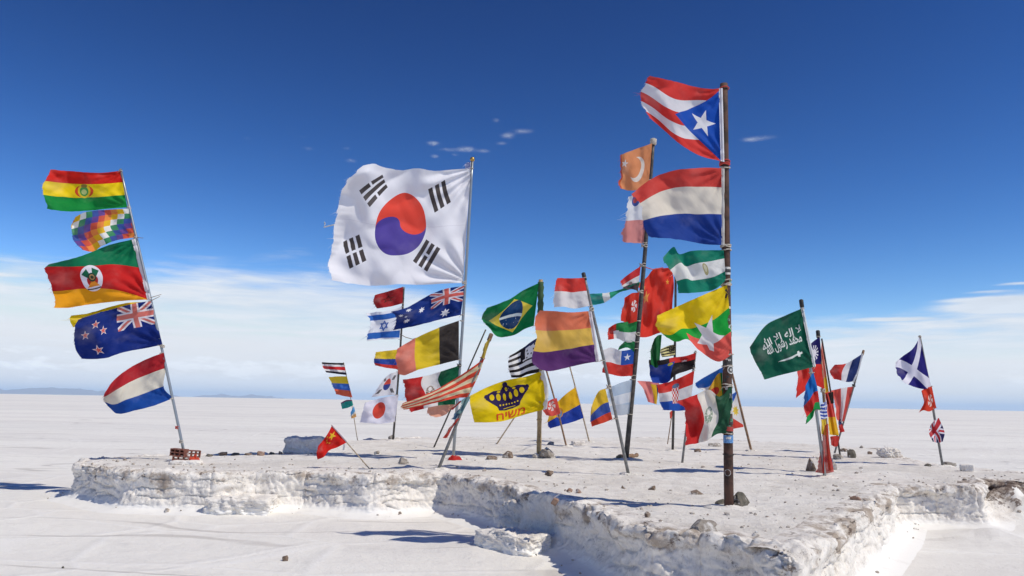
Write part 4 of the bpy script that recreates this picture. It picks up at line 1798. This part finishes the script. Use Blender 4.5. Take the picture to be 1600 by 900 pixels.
# --- far left pole
flag('P1', [(188, 267), (199, 324)], [(156, 270), (112, 267.5)], [(80.5, 265), (67, 294), (73, 326)], [(170, 326), (135, 329.5), (98, 330)], d_bolivia,
     'red yellow green striped flag with small emblem topping the far left pole', k=1.1, ph=0.3, amp=0.05)
flag('P1', [(201, 326), (211, 371)], [(164, 328), (135, 331)], [(117, 339), (112, 356), (116, 376), (130, 391)], [(184, 375), (160, 384), (146, 393)], d_wiphala,
     'rainbow chequered square patch flag second on the far left pole', k=1.6, amp=0.07)
flag('P1', [(207.6, 374), (232, 468)], [(170, 383), (127, 400)], [(76, 413), (70, 421), (83, 457), (86, 481)], [(193, 470), (141, 475.5), (106, 481)], d_riogrande,
     'green red yellow flag with white oval coat of arms on the far left pole', k=0.9, ph=0.15, amp=0.06, sleeve=(4.0, '#e6e3e4'))
flag('P1', [(236, 470), (254, 538.5)], [(210, 474), (183, 481), (150, 490)], [(123, 499), (115, 517), (117, 544), (129, 561)], [(228, 544), (195, 550), (162, 560)], d_newzealand,
     'dark blue flag with union canton and four red stars on the far left pole', k=1.2, ph=0.6, amp=0.06)
flag('P1', [(232, 472), (234, 490)], [(200, 473), (170, 480), (140, 489)], [(113, 493), (110, 498), (115, 511)], [(200, 494), (150, 505)], d_yellow,
     'yellow flag almost hidden behind the dark blue star flag', k=1.5, front=0.25, ties=False)
flag('P1', [(256, 551), (259, 575), (256, 606), (271, 622)], [(234, 559), (204, 574), (177, 595)], [(163, 615), (162, 625), (167, 633)], [(240, 634), (210, 641.5), (183, 646)], hstripes('#b5262f', '#e4dcca', '#174a9c', bounds=[0.31, 0.68]),
     'red cream blue striped flag lowest on the far left pole', k=1.0, ph=0.8, amp=0.07)
# --- little stick at the rear left
flag('P4', [(537, 567), (542, 586)], [(525, 567)], [(503, 566), (505, 573), (510, 582)], [(525, 584)], hstripes('#2a2528', '#e8e6e6', '#d0282c', '#e8e6e6', '#2a2735', bounds=[.16, .33, .62, .80]),
     'small black white red striped flag topping the very thin stick', fray=1.0, amp=0.10, ties=False)
flag('P4', [(542, 588), (550.5, 621)], [(528, 588)], [(514, 589), (520, 603), (525, 616)], [(538, 619)], hstripes('#eccb35', '#3f6fc4', '#e0664a', bounds=[.36, .68]),
     'small yellow blue red striped flag second on the very thin stick', fray=1.5, ties=False)
flag('P4', [(550, 625), (552, 633)], [(541, 625)], [(533, 629), (535, 639)], [(544, 637)], hstripes('#7a4a6a', '#2b9a8c', bounds=[.18]),
     'tiny teal flag third on the very thin stick', fray=1.0, ties=False)
flag('P4', [(553, 634), (557, 651)], [(551, 638)], [(548, 644), (549, 654)], [(553, 653)], hstripes('#62a8dd', '#e6d9c0', '#e0a868', bounds=[.5, .7]),
     'tiny pale blue and orange flag lowest on the very thin stick', fray=1.0, ties=False)
# --- blue star flag pole
flag('P3', [(630, 448), (629, 474)], [(607, 455)], [(586, 461), (583, 475), (588, 482)], [(610, 479)],
     lambda u, v: (lambda L: (L(star(u, v, .5, .5, .24) & notE(star(u, v, .5, .5, .14)), '#5a2a22'), L)[1])(Canvas('#a3252a')),
     'dark crimson flag topping the dark pole left of the steel pole', amp=0.08)
flag('P3', [(628, 479), (624, 530)], [(613, 484), (595, 487)], [(573, 489), (578, 505), (575, 520), (574, 533)], [(605, 530), (590, 531)], d_israel,
     'white flag with blue stripes and blue six-pointed star', fray=3.5)
flag('P3', [(622, 546), (622, 577)], [(605, 548)], [(588, 550), (584, 565), (587, 571)], [(605, 575)], hstripes('#ecc932', '#2b4a9f', '#d23c34', bounds=[.48, .80]),
     'yellow blue red striped flag half hidden by the black yellow red flag')
flag('P3', [(621.5, 581), (618, 617)], [(612, 583)], [(602, 590), (592, 604), (584, 620)], [(600, 618)], d_smallkorea,
     'small white flag with red and blue disc below the blue star flag', fray=2.5)
flag('P3', [(623, 617), (617, 659)], [(600, 621)], [(571, 629), (567, 645), (563, 660)], [(595, 662)], d_japan,
     'white flag with red disc lowest on the dark pole', fray=2.0, trans=0.4)
# --- small red flag
flag('P5', [(518.5, 665), (542, 691)], [(514, 674), (507, 685)], [(497, 697), (495, 708), (496, 718)], [(527, 699), (514, 704), (506, 714)], d_china,
     'small red flag with yellow stars on the short slanting stick', fray=0.6, sleeve=(1.6, '#e4d8d6'), ties=False)
# --- steel pole
flag('P2', [(736, 263), (730, 345), (724, 442)], [(707, 265), (679, 267), (651, 263), (628, 266), (602, 262), (582, 256)], [(566, 259), (541, 285), (531, 312), (524, 353), (516, 396), (514, 419), (519, 438)],
     [(694, 443), (656, 445), (623, 444), (600, 446), (574, 446), (541, 442)], d_korea,
     'huge white flag with red and blue swirl disc and black bars', k=1.7, ph=0.1, skew=0.9, amp=0.035, wr=0.022, trail=-0.58, fray=2.6, trans=0.36)
flag('P2', [(738, 253), (735, 265)], [(731, 254)], [(725, 257), (726, 263)], [(730, 264)], d_greece,
     'tiny blue and white striped flag behind the steel pole top', front=0.08, fray=1.2, ties=False)
flag('P2', [(726, 447), (720, 492)], [(708, 449), (690, 453), (667, 463), (637, 480)], [(612, 487), (620, 497), (613, 516)], [(693, 498), (650, 509), (630, 513)], d_australia,
     'dark blue flag with union canton and white stars under the huge white flag', k=1.4, amp=0.06, fray=2.5)
flag('P2', [(717, 501), (717, 562)], [(688, 511), (650, 528)], [(622, 544), (619, 563), (622, 585)], [(685, 570), (653, 578), (632, 586)], vstripes('#3c3633', '#e2c32a', '#e0806c', bounds=[.31, .70]),
     'black yellow and faded red upright striped flag on the steel pole', k=1.2, ph=0.4, amp=0.06)
flag('P2', [(718, 571), (714, 600), (711, 632)], [(690, 580), (663, 588)], [(631, 593), (634, 618), (642, 644)], [(690, 633), (668, 637)], d_mexico('#c32a2b', '#e6e3df', '#13603f', '#8d7a6c'),
     'green white red flag with brown eagle behind the faded striped flag', ph=0.5)
flag('P2', [(711, 632), (704, 640)], [(690, 633)], [(667, 637), (668, 646), (682, 652)], [(696, 648)], lambda u, v: Canvas('#e3a48c'),
     'salmon coloured cloth below the eagle flag', front=0.05, ties=False)
# --- leaning grey pole
flag('P6', [(757, 560), (747, 588), (731, 621)], [(720, 586), (677, 611)], [(627, 631), (628, 636), (632, 640)], [(713, 622), (670, 632)], d_usfaded,
     'faded red and cream striped flag streaming from the leaning grey pole', k=1.0, amp=0.05, fray=2.0, tie_mat='redcord')
flag('P6', [(766, 528), (757, 560)], [(762, 532)], [(757, 538), (753, 558)], [(755, 560)], lambda u, v: Canvas('#c9b04a'),
     'yellow rag knotted near the tip of the leaning grey pole', fray=1.5, amp=0.10, ties=False)
for (x0, y0, x1, y1, w, col, lab) in ((731, 620, 720, 646, 9, '#7fa3a6', 'ragged teal cloth strip upper on the leaning grey pole'), (724, 634, 711, 655, 8, '#4f7391', 'ragged blue cloth strip in the middle of the leaning grey pole'),
                                      (720, 626, 708, 640, 6, '#c24a44', 'ragged red strip beside the teal cloth strip'), (715, 654, 707, 668, 6, '#c8473f', 'ragged red strip below the blue cloth strip'),
                                      (704, 668, 698, 684, 6, '#cf5548', 'lowest ragged red strip on the leaning grey pole'), (710, 660, 700, 676, 4, '#d9d2c8', 'ragged white strip above the lowest red strip')):
    flag('P6', [(x0+w*0.5, y0), (x1+w*0.4, y1-3)], [(x0, y0)], [(x0-w*0.6, y0+2), (x1-w*0.7, y1)], [(x1, y1)], (lambda cc: (lambda u, v: Canvas(cc)))(col), lab, fray=2.2, amp=0.14, ties=False, cat='rag', group='rags knotted to the leaning pole', name='rag')
# --- bamboo pole
flag('P7', [(842, 442), (834, 509)], [(817, 454), (795, 468)], [(761, 481), (754, 499), (766, 514)], [(820, 514), (802, 524), (777, 526)], d_brazil,
     'green flag with yellow diamond and blue starry disc', k=1.0, ph=0.05, amp=0.06, fray=2.0)
flag('P7', [(843, 526), (842, 582)], [(830, 534), (815, 545)], [(796, 556), (794, 566), (799, 590)], [(825, 585), (812, 590)], d_brittany,
     'black and white striped flag beside the purple striped flag', amp=0.09, fray=1.5)
of, cf = flag('P7', [(845, 580), (852, 612), (850, 640)], [(823, 588), (792, 594), (761, 605)], [(733, 619), (737, 642), (741, 660)], [(823, 647), (786, 658), (762, 660)], d_yellow,
              'bright yellow flag with purple crown and red Hebrew letters', k=1.0, ph=0.55, amp=0.05, fray=0.8, front=-0.08, sleeve=(5.0, '#e9e6dd'))
def box_poly(u0, u1, v0, v1): return ([(u0, v0), (u1, v0), (u1, v1), (u0, v1)], [(0, 1, 2, 3)])
def ell(cu, cv, ru, rv, n=14, fr=0.0): return ([(cu+ru*math.cos(2*math.pi*i/n), cv+rv*math.sin(2*math.pi*i/n)) for i in range(n)], [tuple(range(n))])
PUR, YEL = plain_cloth('#2d1f52'), plain_cloth('#eccd1a')
cr = [([(0.34, 0.60), (0.36, 0.70), (0.45, 0.74), (0.55, 0.74), (0.64, 0.70), (0.66, 0.60), (0.60, 0.64), (0.50, 0.66), (0.40, 0.64)], [tuple(range(9))]),
      ([(0.34, 0.60), (0.21, 0.34), (0.25, 0.20), (0.34, 0.17), (0.43, 0.20), (0.47, 0.12), (0.53, 0.12), (0.57, 0.20), (0.66, 0.17), (0.75, 0.20), (0.79, 0.34), (0.66, 0.60), (0.60, 0.64), (0.50, 0.66), (0.40, 0.64)], [tuple(range(15))]),
      ell(0.50, 0.09, 0.032, 0.06), ell(0.225, 0.26, 0.03, 0.06), ell(0.775, 0.26, 0.03, 0.06)]
crown = decal(of, cf, cr, PUR, 'crown_print', 0.006, 0.05)
holes = [ell(0.30, 0.33, 0.034, 0.085), ell(0.385, 0.37, 0.028, 0.10), ell(0.46, 0.40, 0.020, 0.10), ell(0.54, 0.40, 0.020, 0.10), ell(0.615, 0.37, 0.028, 0.10), ell(0.70, 0.33, 0.034, 0.085),
         ell(0.40, 0.23, 0.022, 0.03), ell(0.60, 0.23, 0.022, 0.03), ell(0.50, 0.21, 0.016, 0.05)]
holes += [ell(0.38+0.04*i, 0.585+0.02*math.sin(i*math.pi/6), 0.011, 0.022, 8) for i in range(7)]
holes += [box_poly(0.42, 0.58, 0.685, 0.70)]
decal(of, cf, holes, YEL, 'crown_cutouts', 0.010, 0.05).parent = crown
tp = text_polys('\u05d7\u05d9\u05e9\u05de', (0.68, 0.28, 0.78, 0.96), shear=0.0, bold=0.012)
if tp:
    decal(of, cf, tp, plain_cloth('#d8552a'), 'lettering', 0.008, 0.06)
# --- sticks between bamboo and metal pole
flag('P9', [(870, 622), (876, 646)], [(862, 624)], [(852, 630), (849, 641), (853, 649)], [(864, 650)], d_hongkong('#e0574d', '#eed9d2', .45, .4, .3),
     'small coral flag with white flower beside the yellow and blue flag', fray=1.5, ties=False)
flag('P10', [(899, 605), (912, 653)], [(885, 615), (871, 628)], [(861, 640), (856, 655), (859, 670)], [(893, 660), (874, 665)], d_bosnia,
     'yellow over deep blue flag with small emblem on a pale stick', fray=2.0, ph=0.3)
# --- long leaning metal pole
flag('P11', [(913, 434), (921, 478)], [(893, 435)], [(870, 434), (867, 458), (869, 480)], [(897, 482), (880, 479)], hstripes('#dc4038', '#e6e3e2', bounds=[.46]),
     'red over white flag topping the long leaning metal pole', fray=2.5)
flag('P11', [(921, 486), (927, 525), (933, 565)], [(893, 488), (864, 486)], [(844, 485), (836, 500), (838, 530), (830, 563), (842, 577)], [(912, 568.5), (875, 577), (857, 580)], hstripes('#e27a58', '#e3ba55', '#5a2f6b', bounds=[.33, .66]),
     'faded red yellow purple striped flag on the long leaning metal pole', k=1.1, ph=0.2, amp=0.05, sleeve=(3.5, '#dcd6da'), fray=1.5)
flag('P11', [(946, 607), (957, 655)], [(936, 611), (928, 625)], [(924, 637), (922, 657), (926, 666)], [(945, 660)], hstripes('#e6bd34', '#39539f', '#d0452f', bounds=[.44, .76]),
     'yellow blue red flag lowest on the long leaning metal pole', amp=0.08, fray=1.5)
# --- tall dark pole
flag('P12', [(1019, 224), (1014, 282)], [(993, 233)], [(967, 243), (970, 262), (968, 294)], [(1000, 295), (985, 298)], d_turkey,
     'faded orange flag with white crescent and star topping the tall dark pole', fray=3.0, ph=0.6)
flag('P12', [(1013, 303), (1007, 380)], [(1000, 303)], [(981, 308), (979, 330), (973, 378)], [(995, 380)], d_dominica,
     'faded white and pink flag behind the big red white blue flag', fray=3.5, front=0.02)
flag('P12', [(1001, 416), (997, 455)], [(990, 423)], [(970, 438), (971, 446), (978, 453)], [(988, 452)], d_egypt,
     'small red white black striped flag on the tall dark pole', fray=2.5)
flag('P12', [(1000, 440), (999, 447)], [(985, 446), (967, 453), (945, 458)], [(922, 459), (923, 468), (926, 477)], [(985, 452), (968, 457), (946, 472)], vstripes('#2a9a78', '#e4e6e4', '#2f9a90', bounds=[.62, .76]),
     'narrow teal pennant with white stripe streaming between two poles', fray=2.0, ties=False, trail=-0.25)
flag('P12', [(999, 457), (995, 502)], [(988, 458)], [(976, 465), (972, 482), (969, 501)], [(983, 505)], d_hongkong('#d83a2a', '#ece2de', .25, .45, .2),
     'red flag with white flower bulging left of the tall dark pole', amp=0.12, fray=1.5)
flag('P12', [(996, 501), (992, 534)], [(978, 503), (962, 506)], [(950, 513), (950, 522), (951, 531)], [(978, 535), (965, 529)], d_kuwait,
     'green white red flag low on the tall dark pole', amp=0.10, fray=1.5)
flag('P12', [(992, 534), (991, 550)], [(984, 532)], [(974, 535), (968, 541), (966, 547)], [(980, 543)], lambda u, v: Canvas('#1f7a44'),
     'small green flag scrap above the white and red canton flag', fray=1.5, ties=False, front=-0.06)
flag('P12', [(991, 545), (988, 587)], [(970, 548), (955, 543)], [(943, 547), (941, 562), (941, 582)], [(970, 588), (955, 585)], d_chile,
     'white over red flag with blue star canton on the tall dark pole', ph=0.2, fray=1.5)
flag('P12', [(988, 593), (983, 647)], [(970, 598)], [(949, 607), (951, 628), (955, 648)], [(968, 649)], hstripes('#a9bdd3', '#e6e6e6', '#aabdd2', bounds=[.36, .66]),
     'sheer pale blue and white striped flag lowest on the tall dark pole', trans=0.5, alpha=0.72, fray=1.5)
# --- dark pole behind
flag('P14', [(1050, 418), (1053, 445), (1051, 470), (1049, 516)], [(1036, 419), (1022, 420), (1010, 434)], [(999, 442), (998, 470), (996, 500), (994, 526)], [(1040, 518), (1028, 521), (1010, 527)], d_bigchina,
     'big red flag behind the tall dark pole', k=1.5, amp=0.08, skew=1.3, wr=0.03, fray=1.5)
flag('P14', [(1055, 538), (1055, 555)], [(1045, 540)], [(1033, 545), (1032, 550), (1034, 558)], [(1045, 557)], d_starsyellow,
     'small black and yellow stars and stripes flag', fray=0.8, ties=False)
flag('P15', [(1034, 523), (1031, 560), (1031, 568)], [(1028, 524)], [(1022, 530), (1016, 552), (1018, 570)], [(1026, 575)], lambda u, v: Canvas('#1f6a38'),
     'curled dark green flag end beside the yellow stars flag', amp=0.16, fray=1.0, ties=False, front=-0.25)
flag('P15', [(1087, 551), (1086, 575)], [(1072, 556), (1050, 559), (1030, 563)], [(1013, 562), (1015, 580), (1020, 598)], [(1072, 580), (1055, 586), (1042, 598)], d_angola,
     'black red and bright blue flag crumpled above the chequered shield flag', amp=0.10, k=1.5, fray=1.5)
flag('P15', [(1085, 579), (1080, 618), (1072, 641)], [(1065, 589), (1045, 597)], [(1027, 601), (1030, 618), (1037, 641)], [(1058, 642), (1048, 641)], d_croatia,
     'red white blue flag with chequered shield', ph=0.4, amp=0.06, fray=1.5)
flag('P14', [(1030, 598), (1026, 632)], [(1015, 596)], [(996, 595), (1004, 606), (1013, 628)], [(1020, 630)], d_brunei,
     'crumpled pink and yellow flag behind the chequered shield flag', amp=0.10, fray=1.0, ties=False, front=-0.05)
flag('P16', [(1051, 642), (1050, 652)], [(1049, 642)], [(1046, 645), (1047, 654)], [(1048, 654)], lambda u, v: Canvas('#d84a3a'),
     'tiny red rag on the short thin stick', fray=0.8, ties=False, cat='rag', name='rag')
# --- rusty pole
flag('P13', [(1125, 138), (1128, 252)], [(1110, 139), (1083, 135), (1057, 128)], [(1018, 119), (1005, 137), (1002, 155), (1013, 180), (1022, 190)], [(1093, 243), (1060, 223), (1037, 203)], d_puertorico,
     'red and white striped flag with blue triangle and white star, highest of all', k=1.25, ph=0.75, amp=0.06, sleeve=(4.0, '#e5e5ea'), fray=2.5, tie_mat='redcord')
flag('P13', [(1129, 263), (1129, 383)], [(1108, 262), (1083, 263), (1050, 267), (1017, 280)], [(987, 303), (999, 318), (1004, 345), (1007, 360), (1018, 371)], [(1100, 381.5), (1077, 377), (1050, 373)], hstripes('#d0433c', '#e5dccb', '#1d3f92', bounds=[.25, .60]),
     'big red cream blue striped flag second on the rusty pole', k=1.2, ph=0.35, amp=0.055, sleeve=(3.0, '#e0dcd6'), fray=3.0)
flag('P13', [(1131, 391), (1134, 438)], [(1103, 391), (1080, 392), (1061, 397), (1053, 386)], [(1036, 402), (1037, 408), (1053, 430), (1057, 448), (1060, 458)], [(1117, 452), (1089, 457)], d_salvador,
     'teal white teal striped flag with small crest third on the rusty pole', k=1.6, ph=0.1, amp=0.07, fray=2.0)
flag('P13', [(1136, 445), (1141, 500), (1144, 554)], [(1103, 459), (1071, 473)], [(1027, 493), (1027, 511), (1040, 526)], [(1122, 565), (1092, 547), (1074, 530), (1056, 534)], d_myanmar,
     'yellow green coral flag with big white star on the rusty pole', k=1.5, ph=0.2, amp=0.08, fray=2.0)
flag('P13', [(1132, 572), (1128, 604)], [(1112, 583), (1098, 591)], [(1086, 599), (1087, 604), (1100, 610)], [(1118, 612), (1110, 618)], d_southafrica,
     'bright blue and white flag below the big white star flag', amp=0.08, front=0.10, fray=1.5)
flag('P13', [(1132, 582), (1131, 612)], [(1122, 584)], [(1112, 600), (1104, 614), (1103, 620)], [(1128, 622), (1115, 626)], d_guyana,
     'crumpled golden flag with red and green beside the rusty pole', amp=0.14, front=0.03, fray=1.0, ties=False)
flag('P13', [(1143, 601), (1143, 640), (1136, 677)], [(1125, 620), (1108, 609), (1082, 619)], [(1057, 627), (1070, 640), (1071, 660), (1071, 696)], [(1121, 678), (1103, 689)], d_mexico('#c62a29', '#e6e2d8', '#2b5d43', '#8ea08c'),
     'torn green white red flag lowest on the rusty pole', k=1.8, amp=0.11, skew=0.9, fray=2.0, front=-0.06)
flag('P17', [(1150, 612), (1162, 667)], [(1144, 616)], [(1128, 626), (1126, 650), (1130, 673)], [(1146, 670)], d_philippines,
     'blue and red flag with yellow sun peeking from behind the rusty pole', fray=1.0, ties=False)
# --- right cluster
of, cf = flag('P18', [(1253, 482), (1262, 527), (1272, 573)], [(1227, 493), (1197, 508)], [(1171, 543), (1176, 557), (1195, 593)], [(1245, 580), (1220, 586)], d_saudi,
              'dark green flag with white Arabic script and sword', k=0.8, ph=0.1, amp=0.05, sleeve=(3.0, '#e3e6e4'), fray=0.6)
WHT = plain_cloth('#e6ebe6')
l1 = '\ufdf2 \ufefb\ufe87 \ufeea\ufedf\ufe87 \ufefb'
l2 = '\ufdf2 \ufedd\ufeee\ufeb3\ufead \ufeaa\ufee4\ufea4\ufee3'
polys = text_polys(l1, (0.78, 0.08, 0.18, 0.44), bold=0.02)+text_polys(l2, (0.74, 0.10, 0.28, 0.58), bold=0.02)
if polys:
    decal(of, cf, polys, WHT, 'script_lettering', 0.006, 0.05)
sword = [(0.63, 0.735), (0.50, 0.765), (0.36, 0.760), (0.25, 0.735), (0.24, 0.765), (0.20, 0.77), (0.195, 0.735), (0.15, 0.725), (0.15, 0.69), (0.195, 0.70), (0.20, 0.665), (0.235, 0.67), (0.245, 0.705), (0.36, 0.722), (0.50, 0.735)]
decal(of, cf, [(sword, [tuple(range(len(sword)))])], WHT, 'sword_print', 0.006, 0.05)
flag('P19', [(1281, 526), (1284, 566), (1288, 608)], [(1266, 538)], [(1247, 565), (1246, 590), (1244, 622)], [(1272, 602), (1256, 612)], d_taiwan,
     'red flag with dark blue sun canton behind the green script flag', amp=0.08, fray=1.5)
flag('P18', [(1271, 582), (1277, 606), (1282, 640)], [(1264, 592)], [(1258, 604), (1256, 632), (1260, 650), (1258, 664)], [(1274, 640), (1270, 652)], hstripes('#1c72c4', '#cf2f2c', '#1f9a4c', bounds=[.50, .80]),
     'bright blue red green flag hanging below the green script flag', amp=0.12, fray=2.5, skew=1.0)
flag('P21', [(1284, 531), (1295, 612)], [(1283, 545)], [(1282, 556), (1286, 585), (1286, 612)], [(1290, 614)], hstripes('#e28a78', '#e2b92e', bounds=[.66]),
     'narrow coral and yellow flag hugging the thin dark pole', amp=0.2, fray=0.8, ties=False, front=0.02)
flag('P20', [(1347, 553), (1341, 578), (1333, 596)], [(1336, 560), (1322, 568)], [(1303, 570), (1297, 580), (1302, 592)], [(1324, 597), (1312, 594)], vstripes('#27386f', '#e6e3e4', '#d0403a', bounds=[.36, .60]),
     'blue white red upright striped flag on the grey pole leaning right', amp=0.08, sleeve=(2.0, '#e0e2e6'), fray=1.5)
flag('P20', [(1333, 604), (1319, 658)], [(1318, 606)], [(1299, 610), (1305, 632), (1307, 655)], [(1313, 659)], vstripes('#d4524a', '#e6dedc', '#db5a50', bounds=[.26, .56]),
     'coral and white flag crumpled below the upright striped flag', amp=0.12, fray=1.0)
flag('P20', [(1316, 655), (1312, 672)], [(1313, 655)], [(1310, 657), (1312, 676)], [(1320, 674)], hstripes('#2b2560', '#c8322e', bounds=[.4]),
     'tiny blue and red cloth scrap on the grey pole leaning right', fray=0.8, ties=False)
flag('P21', [(1298, 612), (1311, 680)], [(1296, 612)], [(1289, 614), (1293, 640), (1296, 679)], [(1303, 680)], hstripes('#dc5148', '#ecb826', bounds=[.58]),
     'red over yellow flag wrapped on the thin dark pole', amp=0.12, fray=0.8, ties=False, front=-0.15)
flag('P21', [(1302, 612), (1303, 630)], [(1297, 613)], [(1291, 616), (1293, 632)], [(1298, 631)], lambda u, v: Canvas('#2a2625'),
     'small black square cloth in the right cluster', fray=0.5, ties=False, front=-0.22)
flag('P18', [(1291, 628), (1293, 652)], [(1287, 629)], [(1282, 632), (1281, 644), (1283, 655)], [(1288, 655)], d_greece,
     'small blue and white striped cloth in the right cluster', fray=0.8, ties=False, front=0.04)
flag('P19', [(1290, 652), (1293, 680)], [(1287, 653)], [(1283, 656), (1284, 678)], [(1288, 680)], lambda u, v: Canvas('#e6c23a'),
     'small plain yellow cloth under the blue and white striped cloth', fray=0.6, ties=False, front=-0.02)
flag('P21', [(1312, 682), (1309, 697)], [(1305, 681)], [(1298, 682), (1299, 695)], [(1304, 698)], lambda u, v: Canvas('#cf3d35'),
     'small red cloth below the red over yellow flag', fray=1.0, ties=False)
flag('P18', [(1294, 662), (1296, 695), (1303, 737)], [(1291, 663)], [(1288, 666), (1283, 700), (1275, 738)], [(1290, 740)], lambda u, v: Canvas('#c93a2f'),
     'red net cloth hanging to the boulder at the right cluster', amp=0.22, k=2.2, fray=1.5, ties=False, alpha=0.85, front=0.06, trail=-0.1)
# --- far right pole
flag('P22', [(1437, 526), (1445, 562), (1455, 603)], [(1431, 538), (1424, 547), (1410, 557)], [(1399, 567), (1401, 582), (1413, 598)], [(1446, 608), (1430, 605)], d_scotland,
     'dark blue flag with white diagonal cross on the lone far right pole', amp=0.09, k=1.2, fray=1.2)
flag('P22', [(1456, 604), (1463, 637)], [(1447, 606)], [(1439, 611), (1444, 628), (1435, 645)], [(1452, 643), (1443, 641)], d_hongkong('#e0432c', '#f0d6cb', .36, .55, .26),
     'orange red flag with white flower in the middle of the lone far right pole', amp=0.10, fray=1.0)
flag('P22', [(1467, 653), (1476, 676), (1473, 690)], [(1461, 656)], [(1454, 664), (1451, 676), (1458, 690)], [(1466, 692)], d_uk,
     'small union flag bundled lowest on the lone far right pole', amp=0.14, fray=0.5, ties=False, front=-0.06)

# loose lines and rags near the ground
def line_obj(name, pts, Y, r, mat, label, cat):
    P = [at_y(x, y, yy) for (x, y), yy in zip(pts, Y)]
    o = link(name, tube(name, P, [r]*len(P), 5), MAT[mat], loc=P[0])
    tag(o, label, cat)


line_obj('torn_cord', [(526, 350), (518, 352), (506, 355), (508, 350), (507, 347)], [POLES['P2']['Y']-0.55]*5, 0.012, 'sticker_white', 'torn white cord end trailing from the huge white flag', 'cord')
line_obj('cord', [(625, 522), (634, 527), (645, 530), (655, 527)], [POLES['P3']['Y']]*2+[POLES['P3']['Y']-2, POLES['P3']['Y']-5.5], 0.010, 'wood', 'thin cord between the dark pole and the black yellow red flag', 'cord')
line_obj('cord', [(1003, 416), (1020, 421), (1036, 418)], [POLES['P12']['Y'], POLES['P12']['Y']+1.2, POLES['P14']['Y']-0.4], 0.010, 'redcord', 'short red cord between the tall dark pole and the big red flag', 'cord')


def rag(px, py, wpx, hpx, col, label, seed, on='top'):
    p = ground_at(px, py, on)
    s, h = wpx*p.y/FPX, hpx*p.y/FPX
    n = 22
    t, r = np.meshgrid(np.linspace(0, 2*np.pi, n), np.linspace(0.02, 1, 12), indexing='ij')
    rr = r*(1+0.25*np.sin(3*t+seed)+0.15*np.sin(5*t+2*seed))
    x, y = rr*np.cos(t)*s*0.5, rr*np.sin(t)*s*0.4
    z = h*(0.45*(1-r**4)+0.3*np.sin(4*t+seed)*r*(1-r)*2+1.1*np.abs(fbm(P3(np.cos(t)*r*2.2+seed, np.sin(t)*r*2.2, seed), 3)))*sstep(1.02-r, 0.0, 0.25)
    P = np.stack([p.x+x, p.y+y, p.z+np.maximum(z, -0.01)+0.005], -1)
    uv = np.stack([t/6.29, r], -1)
    o = link('rag', grid_mesh('rag', P, uv), plain_cloth(col), loc=p)
    tag(o, label, 'rag')


rag(709, 719, 20, 8, '#c4302c', 'crumpled red rag at the foot of the steel pole', 1.0)
rag(303, 723, 17, 13, '#d9543a', 'orange red cloth draped over the bricks at the left pole', 2.0)


def log(px0, py0, px1, py1, r, label):
    a, b = ground_at(px0, py0), ground_at(px1, py1)
    a.z += r*0.8; b.z += r*0.8
    pts = [a.lerp(b, i/8)+Vector((0, 0, 0.01*math.sin(i*1.7))) for i in range(9)]
    o = link('wood_chunk', tube('wood_chunk', pts, [r*(0.8+0.25*math.sin(i*2.3+1)) for i in range(9)], 8), MAT['wood'], loc=a)
    tag(o, label, 'wood')


log(968, 717, 995, 714, 0.05, 'dark wooden chunk lying at the foot of the tall dark pole')

# ------------------------------------------------------------------ air
def haze_box():
    global NT
    me = bpy.data.meshes.new('haze')
    bm = bmesh.new()
    bmesh.ops.create_cube(bm, size=1.0)
    bm.to_mesh(me); bm.free()
    o = bpy.data.objects.new('haze', me)
    COL.objects.link(o)
    o.location = (0, 0, 289)
    o.scale = (190000, 190000, 580)
    m = bpy.data.materials.new('thin_air')
    m.use_nodes = True
    nt = m.node_tree
    nt.nodes.clear()
    out = nt.nodes.new('ShaderNodeOutputMaterial')
    v = nt.nodes.new('ShaderNodeVolumePrincipled')
    v.inputs['Color'].default_value = (0.60, 0.79, 1.0, 1)
    v.inputs['Density'].default_value = HAZE
    nt.links.new(v.outputs[0], out.inputs['Volume'])
    me.materials.append(m)
    tag(o, kind='stuff')


HAZE = 2.3e-5
haze_box()
